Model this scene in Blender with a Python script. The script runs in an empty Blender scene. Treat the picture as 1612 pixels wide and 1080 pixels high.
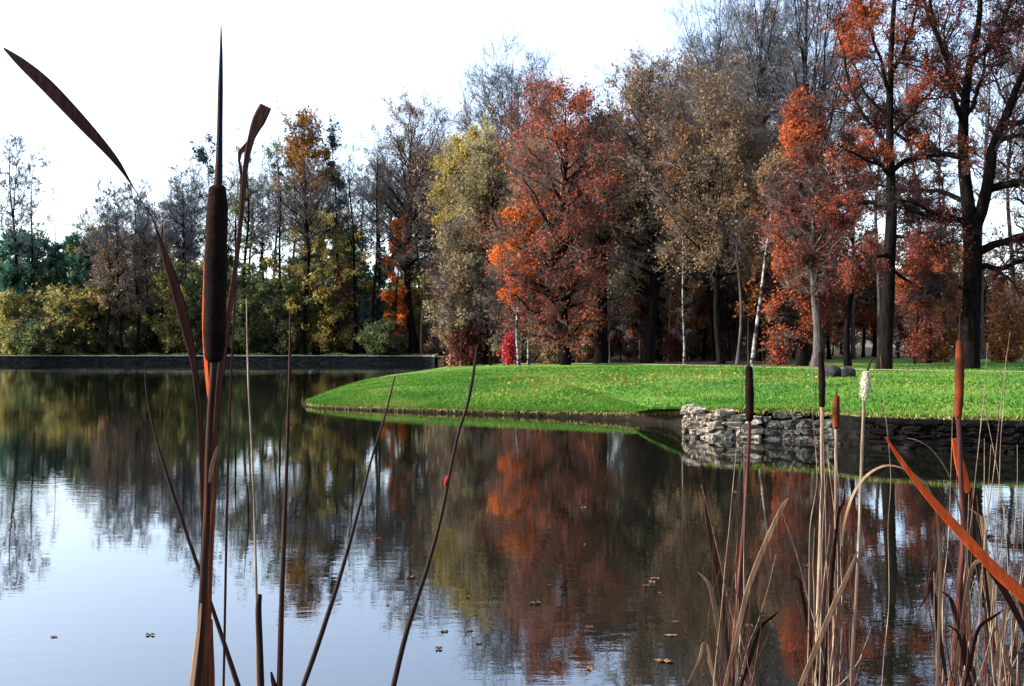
import bpy, math, random
import numpy as np
from mathutils import Vector

# ------------------------------------------------------------------ basics
F = 1728.0            # focal length in photo pixels (photo 1612 px wide)
EYE = 2.0             # eye height above the water
HOR = 548.0           # horizon row in the photo
SC = bpy.context.scene
COL = SC.collection
rad = math.radians

def at(px, y, d):
    return np.array([(px - 806.0) / F * d, d, EYE - (y - HOR) / F * d])

def thing(name, label, cat, loc=(0, 0, 0), group=None):
    o = bpy.data.objects.new(name, None)
    COL.objects.link(o)
    o.location = loc
    o.empty_display_size = 0.2
    o['label'] = label
    o['category'] = cat
    if group:
        o['group'] = group
    return o

def tag(o, label, cat, group=None):
    o['label'] = label
    o['category'] = cat
    if group:
        o['group'] = group
    return o

def struct(o, kind='structure'):
    o['kind'] = kind
    return o

class MB:
    """collects vertices / faces (tris and quads) with numpy and builds ONE mesh object"""
    def __init__(self):
        self.v = []; self.q = []; self.t = []; self.n = 0
    def add(self, v, quads=None, tris=None, mat=0):
        v = np.asarray(v, dtype=np.float64).reshape(-1, 3)
        if quads is not None and len(quads):
            self.q.append((np.asarray(quads, dtype=np.int64) + self.n, mat))
        if tris is not None and len(tris):
            self.t.append((np.asarray(tris, dtype=np.int64) + self.n, mat))
        self.v.append(v); self.n += len(v)
    def mesh(self, name, mats, smooth=True):
        me = bpy.data.meshes.new(name)
        v = np.concatenate(self.v)
        idx = []; start = []; mi = []; pos = 0
        for arr, m in self.q:
            idx.append(arr.ravel()); k = len(arr)
            start.append(pos + 4 * np.arange(k)); pos += 4 * k; mi.append(np.full(k, m))
        for arr, m in self.t:
            idx.append(arr.ravel()); k = len(arr)
            start.append(pos + 3 * np.arange(k)); pos += 3 * k; mi.append(np.full(k, m))
        idx = np.concatenate(idx); start = np.concatenate(start); mi = np.concatenate(mi)
        me.vertices.add(len(v)); me.vertices.foreach_set('co', v.astype(np.float32).ravel())
        me.loops.add(len(idx)); me.loops.foreach_set('vertex_index', idx.astype(np.int32))
        me.polygons.add(len(start)); me.polygons.foreach_set('loop_start', start.astype(np.int32))
        me.polygons.foreach_set('material_index', mi.astype(np.int32))
        me.polygons.foreach_set('use_smooth', np.full(len(start), smooth))
        for m in mats:
            me.materials.append(m)
        me.update(calc_edges=True)
        return me
    def build(self, name, mats, parent=None, smooth=True, loc=None):
        if not isinstance(mats, (list, tuple)):
            mats = [mats]
        o = bpy.data.objects.new(name, self.mesh(name, mats, smooth))
        COL.objects.link(o)
        if parent is not None:
            o.parent = parent
        if loc is not None:
            o.location = loc
        return o

def norm(a):
    return a / np.maximum(np.linalg.norm(a, axis=-1, keepdims=True), 1e-9)

def tubes(mb, pts, r, k, mat=0, cap=True):
    """pts (N,P,3) r (N,P): N swept tubes of k sides"""
    N, P, _ = pts.shape
    t = np.empty_like(pts)
    t[:, 1:-1] = pts[:, 2:] - pts[:, :-2]
    t[:, 0] = pts[:, 1] - pts[:, 0]; t[:, -1] = pts[:, -1] - pts[:, -2]
    t = norm(t)
    main = norm(pts[:, -1] - pts[:, 0])
    ref = np.where(np.abs(main[:, 2:3]) > 0.8, np.array([[1.0, 0.13, 0]]), np.array([[0.1, 0.05, 1.0]]))
    a = norm(np.cross(t, ref[:, None, :])); b = np.cross(t, a)
    ang = np.arange(k) * 2 * math.pi / k
    ring = a[:, :, None, :] * np.cos(ang)[None, None, :, None] + b[:, :, None, :] * np.sin(ang)[None, None, :, None]
    v = pts[:, :, None, :] + ring * r[:, :, None, None]
    base = (np.arange(N) * P * k)[:, None, None]
    i = np.arange(P - 1)[None, :, None] * k; j = np.arange(k)[None, None, :]; j2 = (j + 1) % k
    q = np.stack([base + i + j, base + i + j2, base + i + k + j2, base + i + k + j], -1).reshape(-1, 4)
    mb.add(v, quads=q, mat=mat)

def cones(mb, p0, p1, r, mat=0):
    N = len(p0)
    t = norm(p1 - p0)
    ref = np.where(np.abs(t[:, 2:3]) > 0.8, np.array([[1.0, 0, 0]]), np.array([[0, 0, 1.0]]))
    a = norm(np.cross(t, ref)); b = np.cross(t, a)
    v = np.empty((N, 4, 3))
    for s in range(3):
        an = s * 2.0944
        v[:, s] = p0 + (a * math.cos(an) + b * math.sin(an)) * r[:, None]
    v[:, 3] = p1
    bs = (np.arange(N) * 4)[:, None]
    tr = np.concatenate([bs + np.array([[0, 1, 3]]), bs + np.array([[1, 2, 3]]), bs + np.array([[2, 0, 3]])])
    mb.add(v, tris=tr, mat=mat)

def leafquads(mb, c, size, rng, mat=0, flat=0.0):
    N = len(c)
    u = norm(rng.normal(size=(N, 3))); w = rng.normal(size=(N, 3))
    if flat:
        u[:, 2] *= (1 - flat); w[:, 2] *= (1 - flat); u = norm(u)
    vv = norm(np.cross(np.cross(u, w), u))
    s = size * np.clip(np.exp(rng.normal(size=N) * .42), .35, 2.2)[:, None]
    v = np.empty((N, 4, 3))
    v[:, 0] = c + u * s; v[:, 1] = c + vv * s * 0.62; v[:, 2] = c - u * s; v[:, 3] = c - vv * s * 0.62
    q = np.arange(4 * N).reshape(N, 4)
    mb.add(v, quads=q, mat=mat)

# ------------------------------------------------------------------ materials
def newmat(name):
    m = bpy.data.materials.new(name); m.use_nodes = True
    nt = m.node_tree; nt.nodes.clear()
    out = nt.nodes.new('ShaderNodeOutputMaterial')
    return m, nt, out

def N(nt, typ, **kw):
    n = nt.nodes.new(typ)
    for k, v in kw.items():
        if k == 'ins':
            for a, b in v.items():
                n.inputs[a].default_value = b
        else:
            setattr(n, k, v)
    return n

def ramp(nt, stops, interp='LINEAR'):
    n = nt.nodes.new('ShaderNodeValToRGB'); cr = n.color_ramp; cr.interpolation = interp
    while len(cr.elements) > 1:
        cr.elements.remove(cr.elements[-1])
    cr.elements[0].position = stops[0][0]; cr.elements[0].color = (*stops[0][1], 1)
    for p, c in stops[1:]:
        e = cr.elements.new(p); e.color = (*c, 1)
    return n

def leafmat(name, cols, scale=0.35, rnd=0.45, trans=0.45):
    """per-leaf colour: broad patches of noise plus a random step per leaf"""
    m, nt, out = newmat(name); L = nt.links.new
    tc = N(nt, 'ShaderNodeTexCoord')
    no = N(nt, 'ShaderNodeTexNoise', ins={'Scale': scale, 'Detail': 2.0, 'Roughness': 0.5})
    L(tc.outputs['Object'], no.inputs['Vector'])
    g = N(nt, 'ShaderNodeNewGeometry')
    mr = N(nt, 'ShaderNodeMapRange', ins={1: 0.3, 2: 0.7, 3: 0.0, 4: 1.0}); L(no.outputs['Fac'], mr.inputs[0])
    mx = N(nt, 'ShaderNodeMix', data_type='FLOAT'); mx.inputs[0].default_value = rnd
    L(mr.outputs[0], mx.inputs[2]); L(g.outputs['Random Per Island'], mx.inputs[3])
    if name.startswith('leaf_'): cols = [(min(.6, c[0] * (1.02 if c[0] > 2.5 * c[1] else 1.22)), c[1] * 1.22, c[2] * 1.22) for c in cols]
    n = len(cols)
    rp = ramp(nt, [(i / max(1, n - 1), c) for i, c in enumerate(cols)])
    L(mx.outputs[0], rp.inputs[0])
    d = N(nt, 'ShaderNodeBsdfDiffuse'); t = N(nt, 'ShaderNodeBsdfTranslucent')
    L(rp.outputs[0], d.inputs['Color']); L(rp.outputs[0], t.inputs['Color'])
    ms = N(nt, 'ShaderNodeMixShader'); ms.inputs[0].default_value = trans
    L(d.outputs[0], ms.inputs[1]); L(t.outputs[0], ms.inputs[2]); L(ms.outputs[0], out.inputs['Surface'])
    return m

def barkmat(name, c1, c2, sc=(7, 7, 1.3), bump=1.0, lo=0.35, hi=0.65):
    m, nt, out = newmat(name); L = nt.links.new
    tc = N(nt, 'ShaderNodeTexCoord'); mp = N(nt, 'ShaderNodeMapping'); mp.inputs['Scale'].default_value = sc
    L(tc.outputs['Object'], mp.inputs['Vector'])
    no = N(nt, 'ShaderNodeTexNoise', ins={'Scale': 1.0, 'Detail': 5.0, 'Roughness': 0.65}); L(mp.outputs[0], no.inputs['Vector'])
    rp = ramp(nt, [(lo, c1), (hi, c2)]); L(no.outputs['Fac'], rp.inputs[0])
    b = N(nt, 'ShaderNodeBsdfPrincipled', ins={'Roughness': 0.95, 'Specular IOR Level': 0.02})
    L(rp.outputs[0], b.inputs['Base Color'])
    bp = N(nt, 'ShaderNodeBump', ins={'Strength': bump, 'Distance': 0.05}); L(no.outputs['Fac'], bp.inputs['Height'])
    L(bp.outputs[0], b.inputs['Normal']); L(b.outputs[0], out.inputs['Surface'])
    return m

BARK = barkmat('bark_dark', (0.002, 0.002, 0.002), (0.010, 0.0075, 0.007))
BARKG = barkmat('bark_grey', (0.02, 0.018, 0.018), (0.07, 0.065, 0.062))
BARKT = barkmat('bark_tan', (0.06, 0.04, 0.026), (0.18, 0.12, 0.07))
BIRCH = barkmat('bark_birch', (0.012, 0.011, 0.011), (0.22, 0.215, 0.22), sc=(2.2, 2.2, 3.6), bump=0.4, lo=0.43, hi=0.60)
TWIG = barkmat('twig_grey', (0.045, 0.038, 0.036), (0.14, 0.12, 0.11), sc=(.5, .5, .5), bump=0)
TWIGB = barkmat('twig_blue_grey', (0.05, 0.054, 0.062), (0.13, 0.14, 0.155), sc=(.5, .5, .5), bump=0)
TWIGD = barkmat('twig_dark', (0.010, 0.008, 0.009), (0.035, 0.028, 0.028), sc=(.5, .5, .5), bump=0)

LM = {
 'red':    leafmat('leaf_red', [(0.06, .026, .02), (0.15, .036, .024), (0.34, .068, .027), (0.45, .14, .042)], .3, .55, .5),
 'redtree': leafmat('leaf_redtree', [(0.06, .036, .032), (0.11, .04, .034), (0.24, .046, .032), (0.42, .09, .03), (0.52, .17, .045)], .22, .5, .5),
 'orange': leafmat('leaf_orange', [(0.14, .03, .014), (0.36, .06, .016), (0.52, .12, .024), (0.50, .18, .04)], .3, .5, .5),
 'wine':   leafmat('leaf_wine', [(0.026, .013, .013), (0.066, .02, .019), (0.125, .032, .027), (0.23, .058, .035)], .3, .6),
 'rust':   leafmat('leaf_rust', [(0.05, .024, .016), (0.14, .055, .026), (0.28, .10, .035), (0.36, .16, .05)], .3, .55),
 'gold':   leafmat('leaf_gold', [(0.06, .03, .01), (0.16, .075, .015), (0.26, .13, .025)], .3, .5),
 'olive':  leafmat('leaf_olive', [(0.045, .04, .016), (0.13, .105, .03), (0.23, .185, .05), (0.31, .25, .08)], .2, .5, .5),
 'greyolive': leafmat('leaf_greyolive', [(0.04, .036, .026), (0.10, .088, .055), (0.185, .16, .09), (0.27, .225, .105)], .2, .6, .5),
 'brown':  leafmat('leaf_brown', [(0.04, .028, .021), (0.105, .07, .046), (0.20, .135, .08), (0.28, .18, .08)], .3, .6, .5),
 'green':  leafmat('leaf_green', [(0.02, .034, .018), (0.046, .068, .03), (0.09, .108, .042), (0.17, .16, .055)], .3, .55, .5),
 'teal':   leafmat('leaf_teal', [(0.014, .04, .03), (0.028, .08, .055), (0.05, .13, .075)], .3, .5),
 'pine':   leafmat('leaf_pine', [(0.012, .021, .021), (0.028, .048, .044), (0.055, .08, .07)], .4, .5, .3),
 'yellow': leafmat('leaf_yellow', [(0.045, .06, .022), (0.115, .12, .042), (0.23, .20, .065), (0.36, .25, .085)], .4, .55, .5),
 'pink':   leafmat('leaf_pink', [(0.30, .016, .022), (0.55, .04, .05)], .5, .5),
}

# ------------------------------------------------------------------ shoreline and ground heights
# front shore of the lawn: (x, y, edge height)
FRONT = np.array([(-6.9, 37.5, .10), (-6.5, 36.7, .10), (-5.4, 35.8, .11), (-3.3, 34.5, .12), (-1.5, 33.5, .13), (.2, 32.6, .13), (2.0, 31.5, .16), (3.4, 30.2, .22),
                  (4.15, 29.0, .32), (4.35, 27.2, .46), (4.3, 25.6, .58), (4.6, 24.7, .64), (5.6, 24.3, .64), (6.7, 23.6, .64), (7.2, 22.4, .64), (8.2, 21.7, .64), (9.9, 21.2, .64),
                  (14, 20.2, .64), (24, 18.0, .64), (70, 9.0, .64)])
BACK = np.array([(-6.9, 37.5, .10), (-7.4, 39.5, .10), (-7.8, 46, .12), (-8.3, 57, .16), (-8.2, 69, .2), (-7.0, 79, .3), (-5.4, 88, .5), (-6.0, 105, .7), (-8.0, 126, .9), (-9.2, 138, 1.0)])
FARTAIL = np.array([(0, 150), (20, 156), (45, 160), (90, 165)])
SHORE = np.concatenate([BACK[::-1], FRONT[1:]])

_SP = []
for _a, _b in zip(SHORE[:-1], SHORE[1:]):
    _n = max(2, int(np.hypot(*(_b - _a)[:2]) / .8))
    for _t in np.arange(_n) / _n: _SP.append(_a + _t * (_b - _a))
_SP = np.array(_SP)
def shore_dist(x, y):
    """distance to the shore and the edge height of the shore nearby (blended, so the lawn has no creases)"""
    x = np.asarray(x, float).ravel(); y = np.asarray(y, float).ravel()
    best = np.full(len(x), 1e9)
    for a, b in zip(SHORE[:-1], SHORE[1:]):
        dx, dy = b[0] - a[0], b[1] - a[1]
        t = np.clip(((x - a[0]) * dx + (y - a[1]) * dy) / (dx * dx + dy * dy), 0, 1)
        best = np.minimum(best, np.hypot(x - a[0] - t * dx, y - a[1] - t * dy))
    e = np.empty(len(x))
    for k in range(0, len(x), 20000):
        d2 = (x[k:k + 20000, None] - _SP[None, :, 0]) ** 2 + (y[k:k + 20000, None] - _SP[None, :, 1]) ** 2
        w = 1 / (d2 + .25) ** 1.3
        e[k:k + 20000] = (w * _SP[None, :, 2]).sum(1) / w.sum(1)
    return best, e

def zlawn(x, y):
    s, e = shore_dist(x, y)
    x = np.asarray(x, float).ravel(); y = np.asarray(y, float).ravel()
    h = e + (0.80 - np.minimum(e, .8)) * (1 - np.exp(-s / 4.0)) + 0.30 * (1 - np.exp(-s / 16.0))
    h += 0.02 * np.sin(x * .5 + y * .23) * np.clip(s / 6, 0, 1)
    return h

def zg(x, y):
    if x < -8.5 and y > 120:
        return 1.04
    if y > 140:
        return 1.06
    return float(zlawn([x], [y])[0])

def resample(P, n):
    P = np.asarray(P, float)
    L = np.concatenate([[0], np.cumsum(np.linalg.norm(np.diff(P[:, :2], axis=0), axis=1))])
    u = np.linspace(0, L[-1], n)
    return np.stack([np.interp(u, L, P[:, k]) for k in range(P.shape[1])], 1)

def smooth_curve(P, n):
    """Catmull-Rom through P"""
    P = np.asarray(P, float); Q = np.vstack([2 * P[0] - P[1], P, 2 * P[-1] - P[-2]])
    out = []
    m = 12
    for i in range(1, len(Q) - 2):
        for t in np.linspace(0, 1, m, endpoint=False):
            a, b, c, d = Q[i - 1], Q[i], Q[i + 1], Q[i + 2]
            out.append(.5 * ((2 * b) + (-a + c) * t + (2 * a - 5 * b + 4 * c - d) * t * t + (-a + 3 * b - 3 * c + d) * t ** 3))
    out.append(Q[-2])
    return resample(np.array(out), n)

# --- ground materials
def ground_mat():
    m, nt, out = newmat('lawn_grass'); L = nt.links.new
    tc = N(nt, 'ShaderNodeTexCoord')
    n1 = N(nt, 'ShaderNodeTexNoise', ins={'Scale': .22, 'Detail': 4.0}); L(tc.outputs['Object'], n1.inputs['Vector'])
    n2 = N(nt, 'ShaderNodeTexNoise', ins={'Scale': 6.0, 'Detail': 6.0, 'Roughness': .7}); L(tc.outputs['Object'], n2.inputs['Vector'])
    r1 = ramp(nt, [(.3, (.02, .09, .012)), (.5, (.055, .145, .016)), (.68, (.15, .21, .024))]); L(n1.outputs['Fac'], r1.inputs[0])
    r2 = ramp(nt, [(.3, (.5, .42, .5)), (.65, (1, 1, 1))]); L(n2.outputs['Fac'], r2.inputs[0])
    mu = N(nt, 'ShaderNodeMix', data_type='RGBA', blend_type='MULTIPLY'); mu.inputs[0].default_value = 1
    L(r1.outputs[0], mu.inputs[6]); L(r2.outputs[0], mu.inputs[7])
    # bare, leaf-strewn soil behind the path: a line through the wood's edge
    sx = N(nt, 'ShaderNodeSeparateXYZ'); L(tc.outputs['Object'], sx.inputs[0])
    def M(op, a, b):
        n = N(nt, 'ShaderNodeMath', operation=op)
        for i, v in enumerate((a, b)):
            if isinstance(v, (int, float)): n.inputs[i].default_value = v
            else: L(v, n.inputs[i])
        return n.outputs[0]
    line = M('ADD', M('MULTIPLY', sx.outputs[0], -1.72), 82.5)           # y of the line at x (left part)
    line2 = M('MAXIMUM', line, 47.0)
    n3 = N(nt, 'ShaderNodeTexNoise', ins={'Scale': .35, 'Detail': 3.0}); L(tc.outputs['Object'], n3.inputs['Vector'])
    dist = M('ADD', M('SUBTRACT', sx.outputs[1], line2), M('MULTIPLY', M('SUBTRACT', n3.outputs['Fac'], .5), 6.0))
    a = N(nt, 'ShaderNodeMapRange', ins={1: -.6, 2: 1.4, 3: 0., 4: 1.}); L(dist, a.inputs[0])
    right = N(nt, 'ShaderNodeMapRange', ins={1: 17.0, 2: 20.0, 3: 1., 4: 0.}); L(sx.outputs[0], right.inputs[0])
    far = N(nt, 'ShaderNodeMapRange', ins={1: 95.0, 2: 104.0, 3: 0., 4: 1.}); L(sx.outputs[1], far.inputs[0])
    fac = M('MULTIPLY', a.outputs[0], M('MAXIMUM', right.outputs[0], far.outputs[0]))
    n4 = N(nt, 'ShaderNodeTexNoise', ins={'Scale': 2.2, 'Detail': 6.0, 'Roughness': .75}); L(tc.outputs['Object'], n4.inputs['Vector'])
    soil = ramp(nt, [(.3, (.012, .010, .007)), (.5, (.035, .024, .014)), (.62, (.07, .04, .018)), (.72, (.03, .05, .014))]); L(n4.outputs['Fac'], soil.inputs[0])
    mx = N(nt, 'ShaderNodeMix', data_type='RGBA'); L(fac, mx.inputs[0]); L(mu.outputs[2], mx.inputs[6]); L(soil.outputs[0], mx.inputs[7])
    b = N(nt, 'ShaderNodeBsdfPrincipled', ins={'Roughness': .95, 'Specular IOR Level': .1}); L(mx.outputs[2], b.inputs['Base Color'])
    bp = N(nt, 'ShaderNodeBump', ins={'Strength': .7, 'Distance': .06}); L(n2.outputs['Fac'], bp.inputs['Height']); L(bp.outputs[0], b.inputs['Normal'])
    L(b.outputs[0], out.inputs['Surface'])
    return m

def speckle(name, stops, scale, bump=.5, dist=.05, rough=.97, spec=.02):
    m, nt, out = newmat(name); L = nt.links.new
    tc = N(nt, 'ShaderNodeTexCoord')
    no = N(nt, 'ShaderNodeTexNoise', ins={'Scale': scale, 'Detail': 7.0, 'Roughness': .7}); L(tc.outputs['Object'], no.inputs['Vector'])
    rp = ramp(nt, stops); L(no.outputs['Fac'], rp.inputs[0])
    b = N(nt, 'ShaderNodeBsdfPrincipled', ins={'Roughness': rough, 'Specular IOR Level': spec}); L(rp.outputs[0], b.inputs['Base Color'])
    bp = N(nt, 'ShaderNodeBump', ins={'Strength': bump, 'Distance': dist}); L(no.outputs['Fac'], bp.inputs['Height']); L(bp.outputs[0], b.inputs['Normal'])
    L(b.outputs[0], out.inputs['Surface'])
    return m

M_LAWN = ground_mat()
M_FLOOR = speckle('forest_soil', [(.3, (.010, .009, .006)), (.5, (.022, .018, .011)), (.62, (.045, .032, .016)), (.75, (.02, .035, .012))], 1.5)
M_SOIL = speckle('wet_soil', [(.3, (.004, .0035, .003)), (.6, (.012, .010, .008)), (.78, (.05, .042, .03))], 5)
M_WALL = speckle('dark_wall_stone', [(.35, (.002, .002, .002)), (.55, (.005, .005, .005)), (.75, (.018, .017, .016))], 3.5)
M_QUAY = speckle('quay_stone', [(.3, (.003, .004, .005)), (.55, (.007, .009, .010)), (.75, (.018, .022, .02))], 1.2)
M_COPE = speckle('coping_stone', [(.3, (.16, .16, .15)), (.7, (.38, .37, .35))], 2)
M_PATH = speckle('path_gravel', [(.35, (.07, .08, .03)), (.6, (.24, .21, .15))], 4)
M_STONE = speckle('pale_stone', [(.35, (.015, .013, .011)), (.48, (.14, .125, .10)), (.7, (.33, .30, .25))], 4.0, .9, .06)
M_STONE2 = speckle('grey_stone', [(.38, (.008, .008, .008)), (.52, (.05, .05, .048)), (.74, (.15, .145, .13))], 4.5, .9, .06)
M_BOULDER = speckle('dark_boulder', [(.3, (.006, .0065, .009)), (.7, (.03, .03, .036))], 5, .7)

# --- lawn: ruled patch between front and back edges
NU, NV = 150, 90
fr = smooth_curve(FRONT[:, :2], NU)
bk = smooth_curve(np.vstack([BACK[:, :2], FARTAIL]), NU)
vv = np.linspace(0, 1, NV) ** 2.2
gx = fr[:, None, 0] * (1 - vv) + bk[:, None, 0] * vv
gy = fr[:, None, 1] * (1 - vv) + bk[:, None, 1] * vv
gz = zlawn(gx, gy).reshape(gx.shape)
mb = MB()
idx = np.arange(NU * NV).reshape(NU, NV)
q = np.stack([idx[:-1, :-1], idx[1:, :-1], idx[1:, 1:], idx[:-1, 1:]], -1).reshape(-1, 4)
mb.add(np.stack([gx, gy, gz], -1), quads=q)
struct(mb.build('lawn', M_LAWN))

# --- soil face of the lawn's shore (all the way round the peninsula)
def face_strip(name, line, ztop, zbot, mat, thick=.12, jit=.0, seed=1):
    r = np.random.default_rng(seed)
    n = len(line)
    t = np.gradient(line, axis=0); nrm = norm(np.stack([t[:, 1], -t[:, 0]], -1))
    rows = []
    for k, (off, z) in enumerate(((-.25, ztop - .03), (-.02, ztop - .012), (.03, ztop - .05), (thick, (ztop * .45)), (thick * 1.15, np.full(n, 0.02)), (thick * 1.6, np.full(n, zbot)))):
        j = r.normal(size=n) * jit
        rows.append(np.concatenate([line + nrm * (off + j)[:, None] if jit else line + nrm * off, (z + (r.normal(size=n) * jit * .3 if k < 5 else 0))[:, None]], 1))
    V = np.stack(rows, 1)
    i = np.arange(n * 6).reshape(n, 6)
    q = np.stack([i[:-1, :-1], i[1:, :-1], i[1:, 1:], i[:-1, 1:]], -1).reshape(-1, 4)
    m = MB(); m.add(V, quads=q)
    return m.build(name, mat)

fr_d = smooth_curve(FRONT[:12, :2], 260)
struct(face_strip('bank', fr_d, shore_dist(fr_d[:, 0], fr_d[:, 1])[1], -.5, M_SOIL, .06, .018))
bk_d = smooth_curve(BACK[:, :2], 220)[::-1]
struct(face_strip('bank', bk_d, shore_dist(bk_d[:, 0], bk_d[:, 1])[1], -.5, M_SOIL, .10, .03))

# --- forest floor to the horizon
mb = MB()
fx = np.array([-1500, -400, -210, -79, -9.4, -8.8, -5, 10, 60, 90, 400, 1500.])
fy0 = np.array([190, 152, 148.3, 145.6, 141.8, 137.6, 142, 148, 154, 130, 60, 20.])
rows = [np.stack([fx, fy0 + s, np.full(len(fx), z)], -1) for s, z in ((0, 1.0), (2, 1.04), (30, 1.05), (120, 1.2), (400, 1.6), (1500, 3.0))]
V = np.stack(rows, 1); i = np.arange(V.shape[0] * V.shape[1]).reshape(V.shape[:2])
mb.add(V, quads=np.stack([i[:-1, :-1], i[1:, :-1], i[1:, 1:], i[:-1, 1:]], -1).reshape(-1, 4))
struct(mb.build('ground', M_FLOOR))

# --- near bank under the photographer
mb = MB()
fx = np.linspace(-14, 14, 57); ys = np.array([-8, -3, 0, .35, .8, 1.6, 3.0, 6.0]); zs = np.array([.7, .55, .42, .3, .06, -.12, -.35, -.7])
rng = np.random.default_rng(5)
V = np.empty((len(fx), len(ys), 3)); V[..., 0] = fx[:, None]; V[..., 1] = ys[None] + .12 * np.sin(fx * 1.7)[:, None]; V[..., 2] = zs[None] + rng.normal(size=(len(fx), len(ys))) * .015
i = np.arange(V.shape[0] * V.shape[1]).reshape(V.shape[:2])
mb.add(V, quads=np.stack([i[:-1, :-1], i[1:, :-1], i[1:, 1:], i[:-1, 1:]], -1).reshape(-1, 4))
struct(mb.build('near_bank', M_SOIL))

# --- water
def water_mat():
    m, nt, out = newmat('pond_water'); L = nt.links.new
    tc = N(nt, 'ShaderNodeTexCoord')
    mp = N(nt, 'ShaderNodeMapping'); mp.inputs['Scale'].default_value = (1.0, 2.2, 1.0); L(tc.outputs['Object'], mp.inputs['Vector'])
    a = N(nt, 'ShaderNodeTexNoise', ins={'Scale': 2.6, 'Detail': 3.0, 'Roughness': .55}); L(mp.outputs[0], a.inputs['Vector'])
    c = N(nt, 'ShaderNodeTexNoise', ins={'Scale': .16, 'Detail': 2.0}); L(tc.outputs['Object'], c.inputs['Vector'])
    mr = N(nt, 'ShaderNodeMapRange', ins={1: .35, 2: .65, 3: .25, 4: 1.0}); L(c.outputs['Fac'], mr.inputs[0])
    mu = N(nt, 'ShaderNodeMath', operation='MULTIPLY'); L(a.outputs['Fac'], mu.inputs[0]); L(mr.outputs[0], mu.inputs[1])
    bp = N(nt, 'ShaderNodeBump', ins={'Strength': 1.0, 'Distance': WATER_BUMP}); L(mu.outputs[0], bp.inputs['Height'])
    b = N(nt, 'ShaderNodeBsdfPrincipled', ins={'Base Color': (.004, .0045, .003, 1), 'Roughness': .0, 'IOR': WATER_IOR, 'Specular IOR Level': .5})
    L(bp.outputs[0], b.inputs['Normal']); L(b.outputs[0], out.inputs['Surface'])
    return m
WATER_BUMP = .0015; WATER_IOR = 2.4
mb = MB()
xs = np.linspace(-400, 120, 27); ys = np.linspace(-12, 166, 14)
V = np.zeros((27, 14, 3)); V[..., 0] = xs[:, None]; V[..., 1] = ys[None]
i = np.arange(27 * 14).reshape(27, 14)
mb.add(V, quads=np.stack([i[:-1, :-1], i[1:, :-1], i[1:, 1:], i[:-1, 1:]], -1).reshape(-1, 4))
struct(mb.build('water', water_mat()))

# --- path: thin pale strip along the back of the lawn
pl = smooth_curve([(-4.5, 91), (-1.5, 84), (7.6, 69), (13, 55), (18, 46.5), (26, 40), (45, 33), (68, 27)], 120)
t = np.gradient(pl, axis=0); nr = norm(np.stack([-t[:, 1], t[:, 0]], -1))
mb = MB(); w = np.array([-.4, -.15, .15, .4])
V = np.empty((120, 4, 3))
for k in range(4):
    p = pl + nr * w[k]
    V[:, k, :2] = p; V[:, k, 2] = zlawn(p[:, 0], p[:, 1]) + .012 + (.02 if k in (1, 2) else 0)
i = np.arange(480).reshape(120, 4)
mb.add(V, quads=np.stack([i[:-1, :-1], i[1:, :-1], i[1:, 1:], i[:-1, 1:]], -1).reshape(-1, 4))
struct(mb.build('path', M_PATH))

# --- retaining walls
def wall(name, line, h, thick, mat, label, cope=None, seed=3, loc=None):
    r = np.random.default_rng(seed)
    line = np.asarray(line, float); n = len(line)
    t = np.gradient(line, axis=0); nr = norm(np.stack([t[:, 1], -t[:, 0]], -1))
    root = thing(name, label, 'wall', (line[n // 2, 0], line[n // 2, 1], 0))
    o = np.array([line[n // 2, 0], line[n // 2, 1], 0])
    m = MB()
    zz = np.linspace(-.5, h, 9)
    V = []
    for z in zz:
        off = thick * .5 + r.normal(size=n) * .02 + .04 * (1 - z / h)
        V.append(np.concatenate([line + nr * off[:, None], np.full((n, 1), z)], 1) - o)
    V.append(np.concatenate([line - nr * thick * .5, np.full((n, 1), h)], 1) - o)
    V.append(np.concatenate([line - nr * thick * .5, np.full((n, 1), -.5)], 1) - o)
    V = np.stack(V, 1); i = np.arange(V.shape[0] * V.shape[1]).reshape(V.shape[:2])
    m.add(V, quads=np.stack([i[:-1, :-1], i[1:, :-1], i[1:, 1:], i[:-1, 1:]], -1).reshape(-1, 4))
    m.build('masonry', mat, root, smooth=False)
    if cope:
        cm = MB(); ch, ov = cope
        prof = [(thick * .5 + ov, h + .003), (thick * .5 + ov, h + ch), (-thick * .5 - ov, h + ch), (-thick * .5 - ov, h + .003)]
        V = np.stack([np.concatenate([line + nr * a, np.full((n, 1), z)], 1) - o for a, z in prof], 1)
        i = np.arange(n * 4).reshape(n, 4); i = np.concatenate([i, i[:, :1]], 1)
        cm.add(V, quads=np.stack([i[:-1, :-1], i[1:, :-1], i[1:, 1:], i[:-1, 1:]], -1).reshape(-1, 4))
        cm.build('coping', M_COPE, root, smooth=False)
    return root

wall('retaining_wall', smooth_curve([(-300, 150.5), (-145, 147.2), (-79, 145.2), (-26, 143.1), (-11.5, 141.5), (-9.5, 139.5)], 500), .96, .6, M_QUAY,
     'long low dark bank wall along the far side of the pond', (.07, .06))
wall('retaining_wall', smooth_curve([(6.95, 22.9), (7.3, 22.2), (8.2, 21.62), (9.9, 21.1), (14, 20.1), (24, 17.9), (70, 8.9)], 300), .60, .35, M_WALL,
     'shaded dark stone wall holding the lawn edge beside the pale stone pile')

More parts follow.
